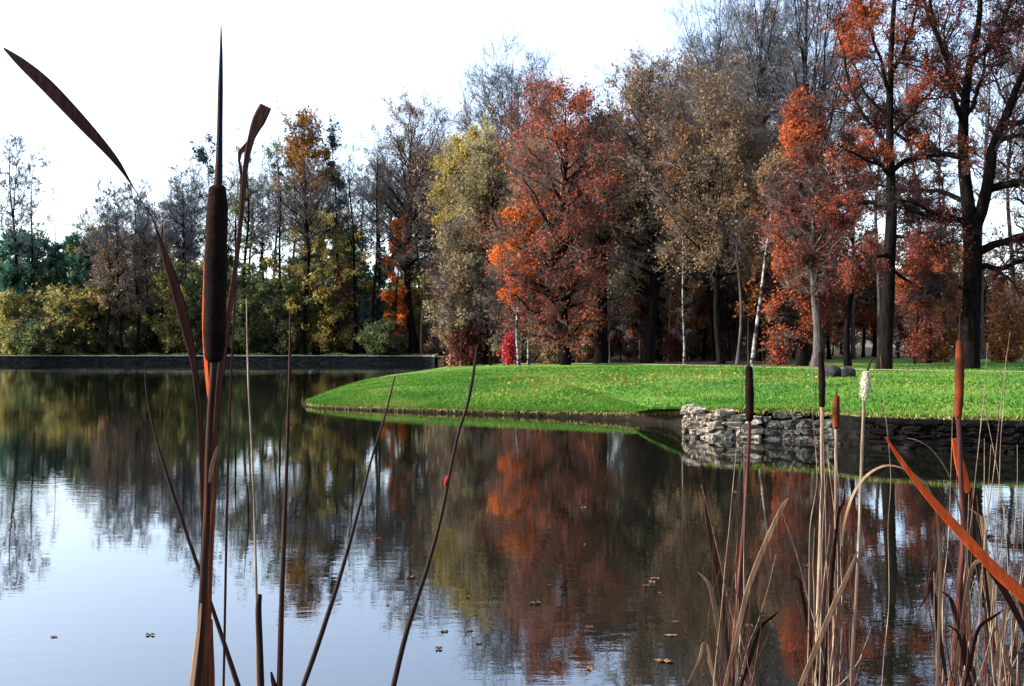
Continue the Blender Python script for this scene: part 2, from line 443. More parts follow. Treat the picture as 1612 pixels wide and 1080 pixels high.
# rough dark blocks facing the right wall (one mesh, part of that wall)
def blocks_face(parent, line, h, mat, seed):
    import bmesh
    r = np.random.default_rng(seed); o = np.array([parent.location[0], parent.location[1], 0])
    L = np.concatenate([[0], np.cumsum(np.linalg.norm(np.diff(line, axis=0), axis=1))])
    bm = bmesh.new()
    for row in range(6):
        u = r.uniform(0, .2); z = -.02 + row * h / 6 + .05
        while u < min(L[-1], 16):
            w_ = r.uniform(.12, .32)
            p = np.array([np.interp(u + w_, L, line[:, k]) for k in range(2)]); p2 = np.array([np.interp(u + w_ + .1, L, line[:, k]) for k in range(2)])
            an = math.atan2(p2[1] - p[1], p2[0] - p[0])
            b2 = block_mesh(r, w_ * .98, .12 * r.uniform(.8, 1.3), h / 12 * r.uniform(.85, 1.1))
            me = bpy.data.meshes.new('tmp'); b2.to_mesh(me); b2.free()
            from mathutils import Matrix
            me.transform(Matrix.Translation(Vector((p[0] - o[0], p[1] - o[1], z + r.normal() * .008))) @ Matrix.Rotation(an + r.normal() * .06, 4, 'Z'))
            bm.from_mesh(me); bpy.data.meshes.remove(me)
            u += 2 * w_
    me = bpy.data.meshes.new('facing_stones'); bm.to_mesh(me); bm.free(); me.materials.append(mat)
    ob = bpy.data.objects.new('facing_stones', me); COL.objects.link(ob); ob.parent = parent
RIGHT_WALL = [w_ for w_ in bpy.data.objects if w_.name.startswith('retaining_wall') and w_.parent is None and w_.location.y < 60][0]
# --- rubble stones where the wall meets the lawn
def block_mesh(r, sx, sy, sz):
    import bmesh
    bm = bmesh.new()
    for k in range(26):
        p = r.uniform(-1, 1, 3); a = r.integers(0, 3); p[a] = np.sign(p[a]) * r.uniform(.82, 1.0)
        bm.verts.new(Vector((p[0] * sx, p[1] * sy, p[2] * sz)))
    res = bmesh.ops.convex_hull(bm, input=bm.verts)
    bmesh.ops.delete(bm, geom=[v for v in bm.verts if not v.link_faces], context='VERTS')
    bmesh.ops.bevel(bm, geom=bm.edges[:], offset=min(sx, sz) * .08, segments=1, affect='EDGES')
    bmesh.ops.triangulate(bm, faces=bm.faces[:]); bmesh.ops.subdivide_edges(bm, edges=bm.edges[:], cuts=1, use_grid_fill=True)
    for v in bm.verts: v.co += Vector(r.normal(size=3)) * .009
    return bm
def rock_mesh(r, sx, sy, sz, n=2):
    import bmesh
    bm = bmesh.new(); bmesh.ops.create_icosphere(bm, subdivisions=n, radius=1)
    f = r.uniform(-1, 1, (6, 3)); ph = r.uniform(0, 6, 6)
    for v in bm.verts:
        p = np.array(v.co); p = np.sign(p) * np.abs(p) ** .62
        k = 1 + .07 * sum(math.sin(2.2 * float(f[i] @ p) + ph[i]) for i in range(6)) + r.normal() * .025
        v.co = Vector((p[0] * sx * k, p[1] * sy * k, p[2] * sz * k))
    return bm
def add_rock(parent, loc, dims, mat, r, name='stone', smooth=False):
    bm = (rock_mesh if smooth else block_mesh)(r, *dims); me = bpy.data.meshes.new(name); bm.to_mesh(me); bm.free()
    me.materials.append(mat); o = bpy.data.objects.new(name, me); COL.objects.link(o)
    o.location = loc; o.rotation_euler = (r.normal() * .1, r.normal() * .1, r.normal() * .25 if not smooth else r.uniform(0, 6.3)); o.parent = parent
    return o
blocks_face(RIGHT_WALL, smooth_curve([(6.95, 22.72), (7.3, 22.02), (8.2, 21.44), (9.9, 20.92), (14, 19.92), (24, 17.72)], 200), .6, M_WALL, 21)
r = np.random.default_rng(11)
root = thing('rubble_wall', 'pale rough stone pile at the lawn corner standing in the water', 'stone wall', (5.4, 24.3, 0))
cor = smooth_curve([(4.25, 26.2), (4.2, 25.0), (4.35, 24.55), (5.1, 24.25), (5.9, 24.0), (6.5, 23.55), (6.95, 22.9)], 40)
Lc = np.concatenate([[0], np.cumsum(np.linalg.norm(np.diff(cor, axis=0), axis=1))])
for row, (z0, hh) in enumerate(((-.03, .10), (.09, .075), (.20, .065), (.31, .065), (.42, .06), (.53, .065))):
    u = r.uniform(0, .15)
    while u < Lc[-1]:
        w_ = r.uniform(.09, .26)
        p = np.array([np.interp(u + w_, Lc, cor[:, k]) for k in range(2)])
        palef = p[0] < 5.6
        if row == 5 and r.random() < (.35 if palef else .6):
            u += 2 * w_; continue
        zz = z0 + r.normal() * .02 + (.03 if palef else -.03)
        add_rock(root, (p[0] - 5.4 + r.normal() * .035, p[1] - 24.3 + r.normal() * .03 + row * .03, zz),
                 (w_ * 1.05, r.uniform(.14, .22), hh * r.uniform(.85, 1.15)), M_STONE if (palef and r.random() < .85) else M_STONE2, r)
        u += 2 * w_ * .93
for k in range(10):
    u = r.uniform(0, Lc[-1]); p = np.array([np.interp(u, Lc, cor[:, q_]) for q_ in range(2)])
    add_rock(root, (p[0] - 5.4 - .15 + r.normal() * .1, p[1] - 24.3 - .25, r.uniform(-.04, .02)), (r.uniform(.08, .16), r.uniform(.08, .14), r.uniform(.06, .1)), M_STONE2, r)

for (px, y, d, dims, lab) in ((1312, 597, 39.5, (.34, .3, .27), 'dark grey rounded boulder on the lawn, left one of a touching pair'),
                              (1333, 599, 39.0, (.24, .22, .19), 'smaller black boulder on the lawn, right one of a touching pair')):
    p = at(px, y, d); z = zg(p[0], p[1])
    o = add_rock(None, (p[0], p[1], z + dims[2] * .7), dims, M_BOULDER, r, 'boulder', True); tag(o, lab, 'boulder')

# ------------------------------------------------------------------ trees
def interp_pts(pts, t):
    """pts (M,P,3), t (M,) -> position and tangent"""
    P = pts.shape[1]; f = np.clip(t, 0, .999) * (P - 1); i = f.astype(int); w = (f - i)[:, None]
    m = np.arange(len(pts))
    a = pts[m, i]; b = pts[m, i + 1]
    return a * (1 - w) + b * w, norm(b - a)

def children(rng, pts, rr, n, tmin, ang, lenf, lmax, P, up=0.0, rf=.5, lmin=.15):
    M = len(pts)
    pi = np.repeat(np.arange(M), n)
    t = tmin + (1 - tmin) * rng.random(len(pi)) ** .85
    pos, tan = interp_pts(pts[pi], t)
    rp = np.array([np.interp(tt, np.linspace(0, 1, rr.shape[1]), rr[k]) for tt, k in zip(t, pi)]) if len(pi) < 4000 else rr[pi, (t * (rr.shape[1] - 1)).astype(int)]
    plen = np.linalg.norm(pts[pi, -1] - pts[pi, 0], axis=1)
    perp = norm(np.cross(tan, rng.normal(size=(len(pi), 3))))
    a = np.radians(ang * (.6 + .8 * rng.random(len(pi))))[:, None]
    d = norm(tan * np.cos(a) + perp * np.sin(a) + np.array([0, 0, up]))
    Ln = np.clip(plen * lenf * (.5 + rng.random(len(pi))) * (1.15 - .5 * t), lmin, lmax)[:, None]
    bend = rng.normal(size=(len(pi), 3)) * .16 + np.array([0, 0, up * .5])
    u = np.linspace(0, 1, P)[None, :, None]
    out = pos[:, None] + d[:, None] * Ln[:, None] * u + bend[:, None] * Ln[:, None] * u ** 2
    r0 = np.minimum(rp * rf * 1.15, np.maximum(.007, rp * rf))
    return out, r0[:, None] * np.linspace(1, .45, P)[None]

def clump(c, seed, f):
    r = np.random.default_rng(seed); v = np.zeros(len(c))
    for k in range(5):
        w = r.normal(size=3) * f; v += np.sin(c @ w + r.uniform(0, 6.28))
    return v / 2.2

def make_tree(seed, H, R, cb=.3, r0=.2, n=(30, 6, 6, 4), el=45, leaves=0, lsize=.12, prof='round', droop=0., lean=(0, 0), thr=-.4, cf=.8,
              bark=None, twig=None, leaf=None, twr=.014, wig=.012, zone=None, gap=0, tw4=.9, trunktop=.93, minrad=.25):
    rng = np.random.default_rng(seed)
    leaves = int(leaves * LEAFX); lsize *= LEAFS; thr -= .1; twr *= .8
    n = (int(n[0] * 1.1), n[1], n[2], n[3])
    # trunk
    P = 14; u = np.linspace(0, 1, P)
    ph = rng.uniform(0, 6.28, 4)
    tr = np.zeros((1, P, 3))
    tr[0, :, 0] = lean[0] * u + H * wig * (np.sin(u * 5 + ph[0]) - math.sin(ph[0]) + .5 * np.sin(u * 11 + ph[1]) - .5 * math.sin(ph[1]))
    tr[0, :, 1] = lean[1] * u + H * wig * (np.sin(u * 4 + ph[2]) - math.sin(ph[2]))
    tr[0, :, 2] = u * H * trunktop - .15 * (u == 0)
    rt = r0 * ((1 - u) ** .75 * .93 + .05)[None]
    rt[0, 0] *= 1.45; 
    wood = MB(); tubes(wood, tr, rt, 10)
    # limbs: tips placed on the crown's envelope
    n1 = n[0]
    tt = cb + (1 - cb) * (np.arange(n1) + rng.random(n1)) / n1
    x = (tt - cb) / (1 - cb)
    if prof == 'round': pr = np.sqrt(np.clip(1 - (1.75 * x - .85) ** 2 / .95, .05, 1))
    elif prof == 'cone': pr = np.clip((1 - x) ** .42 * 1.0, .06, 1) * np.clip(.5 + 2 * x, 0, 1)
    elif prof == 'dome': pr = np.sqrt(np.clip(1 - np.clip((x - .35) / .68, 0, 1) ** 2.6, .03, 1)) * np.clip(.72 + .9 * x, 0, 1)
    elif prof == 'vase': pr = np.clip(.35 + .9 * x, 0, 1) * np.sqrt(np.clip(1.08 - x ** 5, .05, 1))
    else: pr = np.clip(.75 - .1 * np.sin(x * 9), .2, 1) * np.sqrt(np.clip(1.04 - x ** 6, .04, 1))
    rr = R * pr * (minrad + (1.05 - minrad) * rng.random(n1) ** .6)
    az = np.arange(n1) * 2.39996 + rng.uniform(0, 6.28) + rng.normal(size=n1) * .4
    zt = tt * H + rng.normal(size=n1) * .02 * H
    elv = np.radians(el + rng.normal(size=n1) * 9) * (.6 + .7 * x)
    za = np.clip(zt - rr * np.tan(np.clip(elv, -.4, 1.35)), cb * H * .72, H * trunktop * .94)
    ax, ay = np.interp(za, tr[0, :, 2], tr[0, :, 0]), np.interp(za, tr[0, :, 2], tr[0, :, 1])
    ra = np.interp(za, tr[0, :, 2], rt[0])
    A = np.stack([ax, ay, za], -1)
    lx, ly = np.interp(zt, tr[0, :, 2], tr[0, :, 0]), np.interp(zt, tr[0, :, 2], tr[0, :, 1])
    T = np.stack([lx + rr * np.cos(az), ly + rr * np.sin(az), zt - droop * rr], -1)
    Cc = A * .45 + T * .55 + np.array([0, 0, 1]) * (rr * (.10 + droop * .9))[:, None] * (1 if el < 50 else -.6) + rng.normal(size=(n1, 3)) * .07 * rr[:, None]
    P1 = 7; u = np.linspace(0, 1, P1)[None, :, None]
    lim = A[:, None] * (1 - u) ** 2 + Cc[:, None] * 2 * u * (1 - u) + T[:, None] * u ** 2
    lim[:, 1:-1] += rng.normal(size=(n1, P1 - 2, 3)) * (.03 * rr)[:, None, None]
    rl = np.clip(ra * .5, .02, r0 * .45)[:, None] * np.linspace(1, .25, P1)[None]
    tubes(wood, lim, rl, 5)
    crown = MB()
    up = .12 if not droop else -.35 * droop
    # twigs also grow from the leader
    L2, r2 = children(rng, lim, rl, n[1], .18, 48, .36, R * .55, 5, up)
    tubes(crown, L2, np.maximum(r2, twr), 3)
    L3, r3 = children(rng, L2, r2, n[2], .15, 45, .5, R * .35, 3, up * 1.5)
    tubes(crown, L3, np.maximum(r3, twr) * .75, 3)
    src = L3
    if n[3]:
        L4, r4 = children(rng, L3, r3, n[3], .1, 42, .65, tw4, 2, up * 2)
        cones(crown, L4[:, 0], L4[:, 1], np.full(len(L4), twr * .6))
        src4 = L4
    mats = [twig or TWIG]
    if leaves:
        k = rng.integers(0, len(src), leaves * 2)
        c, _ = interp_pts(src[k], rng.random(len(k)))
        c = c + rng.normal(size=c.shape) * (.16 + .02 * R)
        keep = clump(c, seed + 7, cf) > thr + rng.normal(size=len(c)) * .25
        if zone is not None:
            keep &= zone(c, H, R, rng)
        c = c[keep][:leaves]
        leafquads(crown, c, lsize, rng, 1)
        mats.append(leaf)
    return wood, crown, (bark or BARK), mats

LEAFX = 1.7; LEAFS = .74
MESHCACHE = {}
def plant_tree(name, label, px, d, topy, hw, seed, group=None, cat='tree', cby=None, cache=None, rot=None, **kw):
    if px < 730 and d > 94:
        d *= 1.33 if d > 106 else 146.0 / d
        for q_ in ('r0', 'lsize', 'twr'): 
            if q_ in kw: kw[q_] *= 1.3
    x = (px - 806) / F * d; z = zg(x, d)
    H = (HOR - topy) / F * d + EYE - z
    R = hw / F * d
    if cby is not None:
        kw['cb'] = max(.02, ((HOR - cby) / F * d + EYE - z) / H)
    root = thing(name, label, cat, (x, d, z), group)
    if cache and cache in MESHCACHE:
        tm, cm, H0 = MESHCACHE[cache]
        root.scale = (min(1.35, H / H0),) * 2 + (H / H0,); root.rotation_euler.z = rot if rot is not None else (seed * 1.7) % 6.28
    else:
        w, c, bm_, cmats = make_tree(seed, H, R, **kw)
        tm = w.mesh('trunk', [bm_]); cm = c.mesh('crown', cmats, smooth=False)
        if cache: MESHCACHE[cache] = (tm, cm, H)
    for nm, me in (('trunk', tm), ('crown', cm)):
        o = bpy.data.objects.new(nm, me); COL.objects.link(o); o.parent = root
    return root

BARE = dict(n=(30, 7, 7, 5), el=40, prof='round', leaves=0, twig=TWIGB)
# ---- far left bank -------------------------------------------------------
G_FAR = 'trees along the far bank'
plant_tree('bare_tree', 'tall slim bare tree at the far left end of the bank', 16, 112.6, 203, 50, 101, G_FAR, cby=430, r0=.2, twr=.02, n=(34, 7, 7, 5), el=35, prof='col', twig=TWIGB)
plant_tree('bare_tree', 'second slim bare tree close beside the leftmost tall one', 26, 113, 222, 40, 102, G_FAR, cby=430, r0=.17, twr=.02, n=(30, 7, 7, 5), el=35, prof='col', twig=TWIGB)
plant_tree('bare_tree', 'thin bare tree with airy crown between tall left pair and open sky', 60, 112.2, 235, 42, 103, G_FAR, cby=420, r0=.16, twr=.02, n=(30, 7, 6, 5), el=35, prof='col', twig=TWIGB)
plant_tree('bare_tree', 'low thin bare tree beside the gap of open sky on left', 84, 112.4, 292, 26, 104, G_FAR, cby=420, r0=.10, n=(18, 5, 5, 3), el=35, prof='col', twig=TWIGB)
for k, (px, top, hw, lab) in enumerate(((167, 288, 38, 'bare grey tree, first trunk right of the open sky gap'), (191, 300, 34, 'bare dark tree, second trunk in the close row of four'),
                                        (214, 285, 36, 'bare grey tree, third trunk in the close row of four'), (233, 310, 32, 'bare tree, last trunk in the close row of four'))):
    plant_tree('bare_tree', lab, px, 109.3 + k * .5, top, hw * 1.15, 110 + k, G_FAR, cby=490, r0=.15, twr=.02, n=(36, 8, 8, 5), el=38, prof='round', twig=TWIGB if k % 2 else TWIG, leaves=1400, lsize=.1, leaf=LM['brown'], zone=lambda c, H, R, r: c[:, 2] < H * .72)
plant_tree('bare_tree', 'pale bare tree behind the bent brown leaf', 283, 111, 256, 46, 121, G_FAR, cby=430, r0=.15, twr=.02, n=(36, 8, 8, 5), el=40, prof='vase', twig=TWIGB)
plant_tree('autumn_tree', 'thin blue green tree directly behind the big cattail head', 330, 111, 222, 44, 122, G_FAR, cby=440, r0=.17, n=(28, 6, 6, 3), el=35, prof='col', twig=TWIGB, leaves=2600, lsize=.13, leaf=LM['pine'], thr=.1)
plant_tree('autumn_tree', 'dark green leafy tree right of the big cattail', 384, 110.2, 205, 40, 123, G_FAR, cby=440, r0=.22, n=(26, 6, 6, 3), el=30, prof='col', leaves=2600, lsize=.11, leaf=LM['green'], thr=.1)
plant_tree('autumn_tree', 'dark open tree with layered green foliage beside the gold topped tree', 431, 109.6, 215, 36, 124, G_FAR, cby=470, r0=.2, n=(24, 6, 6, 3), el=15, prof='col', leaves=1800, lsize=.11, leaf=LM['green'], thr=.2)
plant_tree('autumn_tree', 'tall tree with gold brown leaves only at its top', 477, 109.2, 183, 58, 125, G_FAR, cby=400, r0=.32, n=(46, 8, 8, 5), el=42, prof='round', twr=.018, leaves=9000, lsize=.12, leaf=LM['gold'], thr=-.5, zone=lambda c, H, R, r: c[:, 2] > H * (.97 - .30 * r.random(len(c)) ** .6))
plant_tree('conifer_tree', 'narrow dark blue conifer between gold topped tree and bare trees', 529, 111, 198, 22, 126, G_FAR, cby=380, r0=.2, n=(40, 6, 5, 0), el=5, prof='cone', leaves=3600, lsize=.11, leaf=LM['pine'], thr=-.3)
plant_tree('bare_tree', 'bluish bare tree just right of the narrow conifer', 560, 110.5, 206, 34, 127, G_FAR, cby=400, r0=.17, n=(28, 7, 6, 4), el=40, twig=TWIGB)
plant_tree('bare_tree', 'slim dark bare tree left of the orange tree', 588, 109.1, 200, 34, 128, G_FAR, cby=380, r0=.21, n=(28, 7, 7, 4), el=40, twig=TWIGB)
plant_tree('bare_tree', 'large round crowned bare tree with thick black trunk left of the lawn', 652, 96, 158, 74, 129, G_FAR, cby=420, r0=.44, n=(64, 9, 8, 5), el=46, prof='round', minrad=.45, leaves=9000, lsize=.085, leaf=LM['brown'], thr=-.3, twr=.018)
plant_tree('autumn_tree', 'narrow bright orange tree tucked behind the thick black trunk', 628, 103, 345, 27, 130, G_FAR, cby=530, r0=.12, n=(26, 6, 6, 0), el=25, prof='round', leaves=5200, lsize=.15, leaf=LM['orange'], thr=-.35)
plant_tree('birch_tree', 'slim tan barked tree close behind the thick black trunk', 664, 99, 300, 22, 131, G_FAR, cby=440, r0=.16, n=(18, 6, 5, 3), el=50, bark=BARKT, prof='col')
# ---- middle: trees behind the lawn ---------------------------------------
G_MID = 'trees behind the lawn'
plant_tree('bare_tree', 'tall pale bare tree rising behind the yellow olive tree', 802, 104, 86, 92, 140, G_MID, cby=330, r0=.3, twr=.02, n=(72, 8, 8, 6), el=52, prof='dome', minrad=.5, twig=TWIGB, leaves=2500, lsize=.1, leaf=LM['greyolive'], thr=-.1)
plant_tree('birch_tree', 'weeping yellow olive tree with grey lower crown', 766, 84, 200, 88, 141, G_MID, cby=520, r0=.24, n=(64, 8, 7, 3), el=40, prof='dome', droop=.5, leaves=28000, lsize=.095, leaf=LM['greyolive'], thr=-.5, bark=BARK)
plant_tree('autumn_tree', 'slim tree with olive yellow top leaning over the weeping tree', 745, 88, 212, 66, 142, G_MID, cby=400, r0=.2, n=(34, 7, 6, 0), el=40, prof='round', leaves=13000, lsize=.1, leaf=LM['olive'], thr=-.4)
plant_tree('autumn_tree', 'large scarlet and orange tree with a wide crown down to the lawn', 890, 71, 124, 116, 143, G_MID, cby=525, r0=.28, n=(84, 8, 8, 4), el=30, prof='dome', minrad=.45, leaves=21000, lsize=.08, leaf=LM['redtree'], thr=.0, cf=1.5, twr=.02)
plant_tree('autumn_tree', 'dark trunked wine red tree against the right flank of the scarlet tree', 945, 72.5, 190, 74, 144, G_MID, cby=440, r0=.38, n=(40, 8, 7, 3), el=30, prof='round', leaves=7000, lsize=.08, leaf=LM['wine'], thr=.1, cf=1.4, twr=.018)
plant_tree('birch_tree', 'white trunked birch under the left side of the scarlet tree', 817, 70, 330, 40, 145, G_MID, cby=470, r0=.10, n=(20, 6, 6, 0), el=30, bark=BIRCH, leaves=3600, lsize=.095, leaf=LM['orange'], thr=-.1)
plant_tree('birch_tree', 'second thin white birch just right of the first under the scarlet tree', 832, 71, 360, 34, 146, G_MID, cby=480, r0=.075, n=(18, 6, 5, 0), el=30, bark=BIRCH, leaves=2400, lsize=.095, leaf=LM['red'], thr=0.)
plant_tree('bare_tree', 'grey twiggy tree with thick dark trunk right of the scarlet tree', 1018, 70, 84, 92, 147, G_MID, cby=440, r0=.34, n=(74, 8, 8, 5), el=40, prof='dome', minrad=.4, leaves=12000, lsize=.075, leaf=LM['brown'], thr=-.3, twr=.015)
plant_tree('autumn_tree', 'brown leaved tree with a leaning dark trunk left of the white birch', 1136, 66, 112, 112, 148, G_MID, cby=430, r0=.20, n=(70, 9, 8, 5), el=38, prof='dome', minrad=.4, lean=(-1.2, 0), leaves=15000, lsize=.075, leaf=LM['brown'], thr=-.35, twr=.015)
plant_tree('birch_tree', 'thin straight white birch between the two dark trunks', 1077, 67, 190, 38, 149, G_MID, cby=360, r0=.075, n=(22, 6, 6, 3), el=45, bark=BIRCH, leaves=2600, lsize=.08, leaf=LM['rust'], thr=0.)
plant_tree('birch_tree', 'grey barked slender tree just left of the leaning white birch', 1160, 64, 165, 44, 150, G_MID, cby=330, r0=.10, n=(26, 7, 6, 3), el=45, bark=BARKG, leaves=5000, lsize=.078, leaf=LM['brown'], thr=-.2)
plant_tree('bare_tree', 'very tall bare tree rising above the brown leaved tree', 1132, 84, -20, 84, 151, G_MID, cby=300, r0=.3, n=(56, 9, 8, 6), el=58, prof='vase', twig=TWIGB, twr=.014)
plant_tree('bare_tree', 'very tall bare tree with a single dark leader left of the scarlet cone', 1216, 78, -55, 66, 152, G_MID, cby=240, r0=.3, n=(46, 9, 8, 6), el=58, prof='vase', twig=TWIGB, twr=.014)
plant_tree('bare_tree', 'tall bare tree with upswept forks above the scarlet cone', 1266, 76, -75, 88, 153, G_MID, cby=250, r0=.32, n=(42, 9, 8, 6), el=66, prof='vase', twig=TWIGB, twr=.014, minrad=.5)
plant_tree('birch_tree', 'leaning white birch left of the scarlet cone shaped tree', 1184, 58, 250, 34, 154, G_MID, cby=330, r0=.115, n=(22, 7, 6, 3), el=45, bark=BIRCH, lean=(1.15, 0), wig=.004, leaves=2500, lsize=.07, leaf=LM['brown'], thr=-.1)
plant_tree('autumn_tree', 'scarlet orange cone shaped tree standing right of the leaning birch', 1262, 59, 158, 74, 155, G_MID, cby=525, r0=.28, n=(66, 8, 8, 3), el=18, prof='cone', leaves=17000, lsize=.08, leaf=LM['red'], thr=.05, cf=1.5, twr=.018)
plant_tree('autumn_tree', 'grey trunked red tree against the right side of the scarlet cone', 1285, 55, 240, 76, 156, G_MID, cby=470, r0=.25, n=(36, 7, 7, 3), el=30, prof='round', bark=BARKG, leaves=6000, lsize=.07, leaf=LM['wine'], thr=.1, cf=1.5)

# ---- scattered thin trunks in the wood behind (alike, nothing tells them apart)
rng = np.random.default_rng(77)
for k in range(84):
    px = 690 + k * 7.4 + rng.normal() * 6
    if 950 < px < 1005: px += 60
    d = rng.uniform(78, 112)
    top = rng.uniform(230, 400)
    plant_tree('slender_tree', 'slender dark tree in the shaded wood behind the lawn', px, d, top, 34, 300 + k % 5, 'slender trees in the shaded wood', cache='s%d' % (k % 5), rot=rng.uniform(0, 6.28),
               cby=525, r0=(.09, .13, .07, .15, .08)[k % 5], bark=(BARKG, BARK, BARKG, BARK, BARKT)[k % 5], n=(34, 6, 6, 3), el=40, prof='col', leaves=2200, lsize=.11, leaf=LM[['brown', 'greyolive', 'wine', 'rust', 'brown'][k % 5]], thr=-.1)
for k in range(20):
    px = -10 + k * 36 + rng.normal() * 8
    d = rng.uniform(122, 145)
    plant_tree('woodland_tree', 'dark green tree in the wood behind the far bank', px, d, rng.uniform(350, 410), 46, 330 + k % 5, 'green trees in the far wood', cache='w%d' % (k % 5), rot=rng.uniform(0, 6.28),
               cby=520, r0=.18, n=(30, 6, 6, 0), el=30, prof='round', leaves=5200, lsize=.2, leaf=LM[['green', 'teal', 'green', 'pine', 'olive'][k % 5]], thr=-.35)
for k in range(34):
    px = 1000 + k * 19.5 + rng.normal() * 8
    d = rng.uniform(105, 135)
    plant_tree('woodland_tree', 'small rusty tree far beyond the lawn on the right', px, d, rng.uniform(370, 470), 44, 350 + k % 4, 'rusty trees far beyond the lawn', cache='r%d' % (k % 4), rot=rng.uniform(0, 6.28),
               cby=525, r0=.16, n=(26, 6, 6, 0), el=30, prof='round', leaves=3400, lsize=.14, leaf=LM[['rust', 'wine', 'red', 'brown'][k % 4]], thr=-.2)

for k in range(26):
    px = 140 + k * 22.5 + rng.normal() * 8
    d = rng.uniform(118, 136)
    top = (np.interp(px, [150, 250, 330, 420, 560, 720], [310, 290, 245, 225, 215, 225])) + rng.uniform(0, 60)
    plant_tree('woodland_tree', 'bare grey tree in the wood behind the far bank', px, d, top, 46, 370 + k % 5, 'bare trees in the far wood', cache='b%d' % (k % 5), rot=rng.uniform(0, 6.28),
               cby=430, r0=.17, twr=.018, n=(30, 7, 7, 4), el=42, prof='col', twig=TWIGB if k % 2 else TWIG)
for k in range(20):
    px = 700 + k * 29 + rng.normal() * 8
    if 940 < px < 1012: px += 70
    d = rng.uniform(82, 110)
    top = np.interp(px, [700, 820, 960, 1050, 1200, 1300], [210, 130, 150, 110, 20, 60]) + rng.uniform(0, 90)
    plant_tree('woodland_tree', 'tall twiggy tree in the wood behind the lawn', px, d, top, 74, 380 + k % 5, 'tall twiggy trees behind the lawn', cache='t%d' % (k % 5), rot=rng.uniform(0, 6.28),
               cby=400, r0=.22, n=(36, 7, 7, 4), el=45, prof='round', twig=TWIG, leaves=5000, lsize=.1, leaf=LM[['brown', 'greyolive', 'brown', 'rust', 'wine'][k % 5]])
for k in range(26):
    px = 960 + k * 26 + rng.normal() * 8
    plant_tree('bare_tree', 'distant bare tree seen under the crowns beyond the right lawn', px, rng.uniform(140, 175), rng.uniform(440, 490), 40, 430 + k % 4, 'distant bare trees beyond the lawn', cache='f%d' % (k % 4), rot=rng.uniform(0, 6.28),
               cby=540, r0=.3, n=(40, 7, 7, 4), el=35, prof='dome', twr=.03, twig=(TWIG, TWIGD)[k % 2], leaves=1500, lsize=.16, leaf=LM['brown'])
for k in range(7):
    px = 1290 + k * 52 + rng.normal() * 6
    plant_tree('woodland_tree', 'tall pale bare tree in the wood behind the black oak', px, rng.uniform(68, 95), rng.uniform(-60, 90), 62, 440 + k % 4, 'tall bare trees behind the oak', cache='g%d' % (k % 4), rot=rng.uniform(0, 6.28),
               cby=330, r0=.17, n=(32, 7, 7, 5), el=52, prof='dome', minrad=.4, twr=.012, twig=(TWIGB, TWIG)[k % 2], bark=BARKG, leaves=1500, lsize=.08, leaf=LM[('brown', 'wine', 'rust', 'brown')[k % 4]])
# ---- shrubs ----------------------------------------------------------------
def shrub(label, px, d, topy, hw, seed, leaf, n=6500, ls=.13, group=None, thr=-.35):
    return plant_tree('shrub', label, px, d, topy, hw, seed, group, 'shrub', cb=.06, r0=.06, n=(40, 6, 5, 0), el=45, prof='round', leaves=n, lsize=ls, leaf=LM[leaf], thr=thr, trunktop=.7, cf=1.0)
for k, (px, top, hw) in enumerate(((12, 372, 40), (72, 380, 36), (124, 376, 34), (48, 420, 44))):
    plant_tree('evergreen_tree', 'blue green evergreen tree at the back of the far left bank', px, 113 + k, top, hw, 340 + k, 'evergreens at the far left', cby=520, r0=.18, n=(36, 6, 6, 0), el=25, prof='round', leaves=6500, lsize=.15, leaf=LM['teal'], thr=-.4)
G_SH = 'shrubs on the far bank'
shrub('yellow green rounded shrub at the far left on the bank', 28, 110.9, 458, 46, 201, 'yellow', group=G_SH)
shrub('yellow shrub with orange tint left of the four trunks', 104, 110.8, 456, 50, 202, 'yellow', group=G_SH)
shrub('low dark green shrub in front of the yellow shrubs', 62, 109.8, 512, 50, 203, 'green', 4500, group=G_SH)
shrub('low mixed green shrub under the row of four trunks', 190, 112.2, 508, 46, 204, 'green', 4500, group=G_SH)
shrub('bright yellow shrub beside the narrow bent leaf', 276, 110.6, 412, 40, 205, 'yellow', 6500, group=G_SH)
shrub('small green shrub directly left of the big cattail head', 318, 110.4, 436, 30, 206, 'green', 4000, group=G_SH)
shrub('tall green shrub right of the big cattail', 394, 110.5, 430, 46, 207, 'green', 7000, group=G_SH)
shrub('olive leafy small tree under the gold topped tree', 508, 110.7, 326, 64, 208, 'olive', 9000, .14, G_SH, -.1)
shrub('dark green shrub under the gold topped tree', 452, 110.3, 440, 44, 209, 'green', 6500, group=G_SH)
shrub('deep green shrub between gold topped tree and orange tree', 548, 112.2, 420, 44, 210, 'pine', 6500, group=G_SH)
shrub('low green shrub at the foot of the orange tree', 603, 107.8, 508, 34, 211, 'green', 4500, group=G_SH)
shrub('small round orange shrub floating above the dark shrub beside the gold topped tree', 462, 110.3, 432, 13, 212, 'rust', 1200, .12, G_SH)
shrub('little red tree top among olive leaves', 535, 110.2, 405, 16, 213, 'wine', 1300, .12, G_SH)
for k in range(30):
    px = -15 + k * 24.5 + rng.normal() * 6
    plant_tree('shrub', 'dark green bush in the thicket behind the far bank', px, rng.uniform(112, 119), rng.uniform(425, 490), 40, 390 + k % 4, 'dark bushes behind the far bank', 'shrub', cache='u%d' % (k % 4), rot=rng.uniform(0, 6.28),
               cb=.04, r0=.06, n=(40, 6, 5, 0), el=40, leaves=5500, lsize=.16, leaf=LM[['green', 'pine', 'olive', 'green'][k % 4]], trunktop=.7)
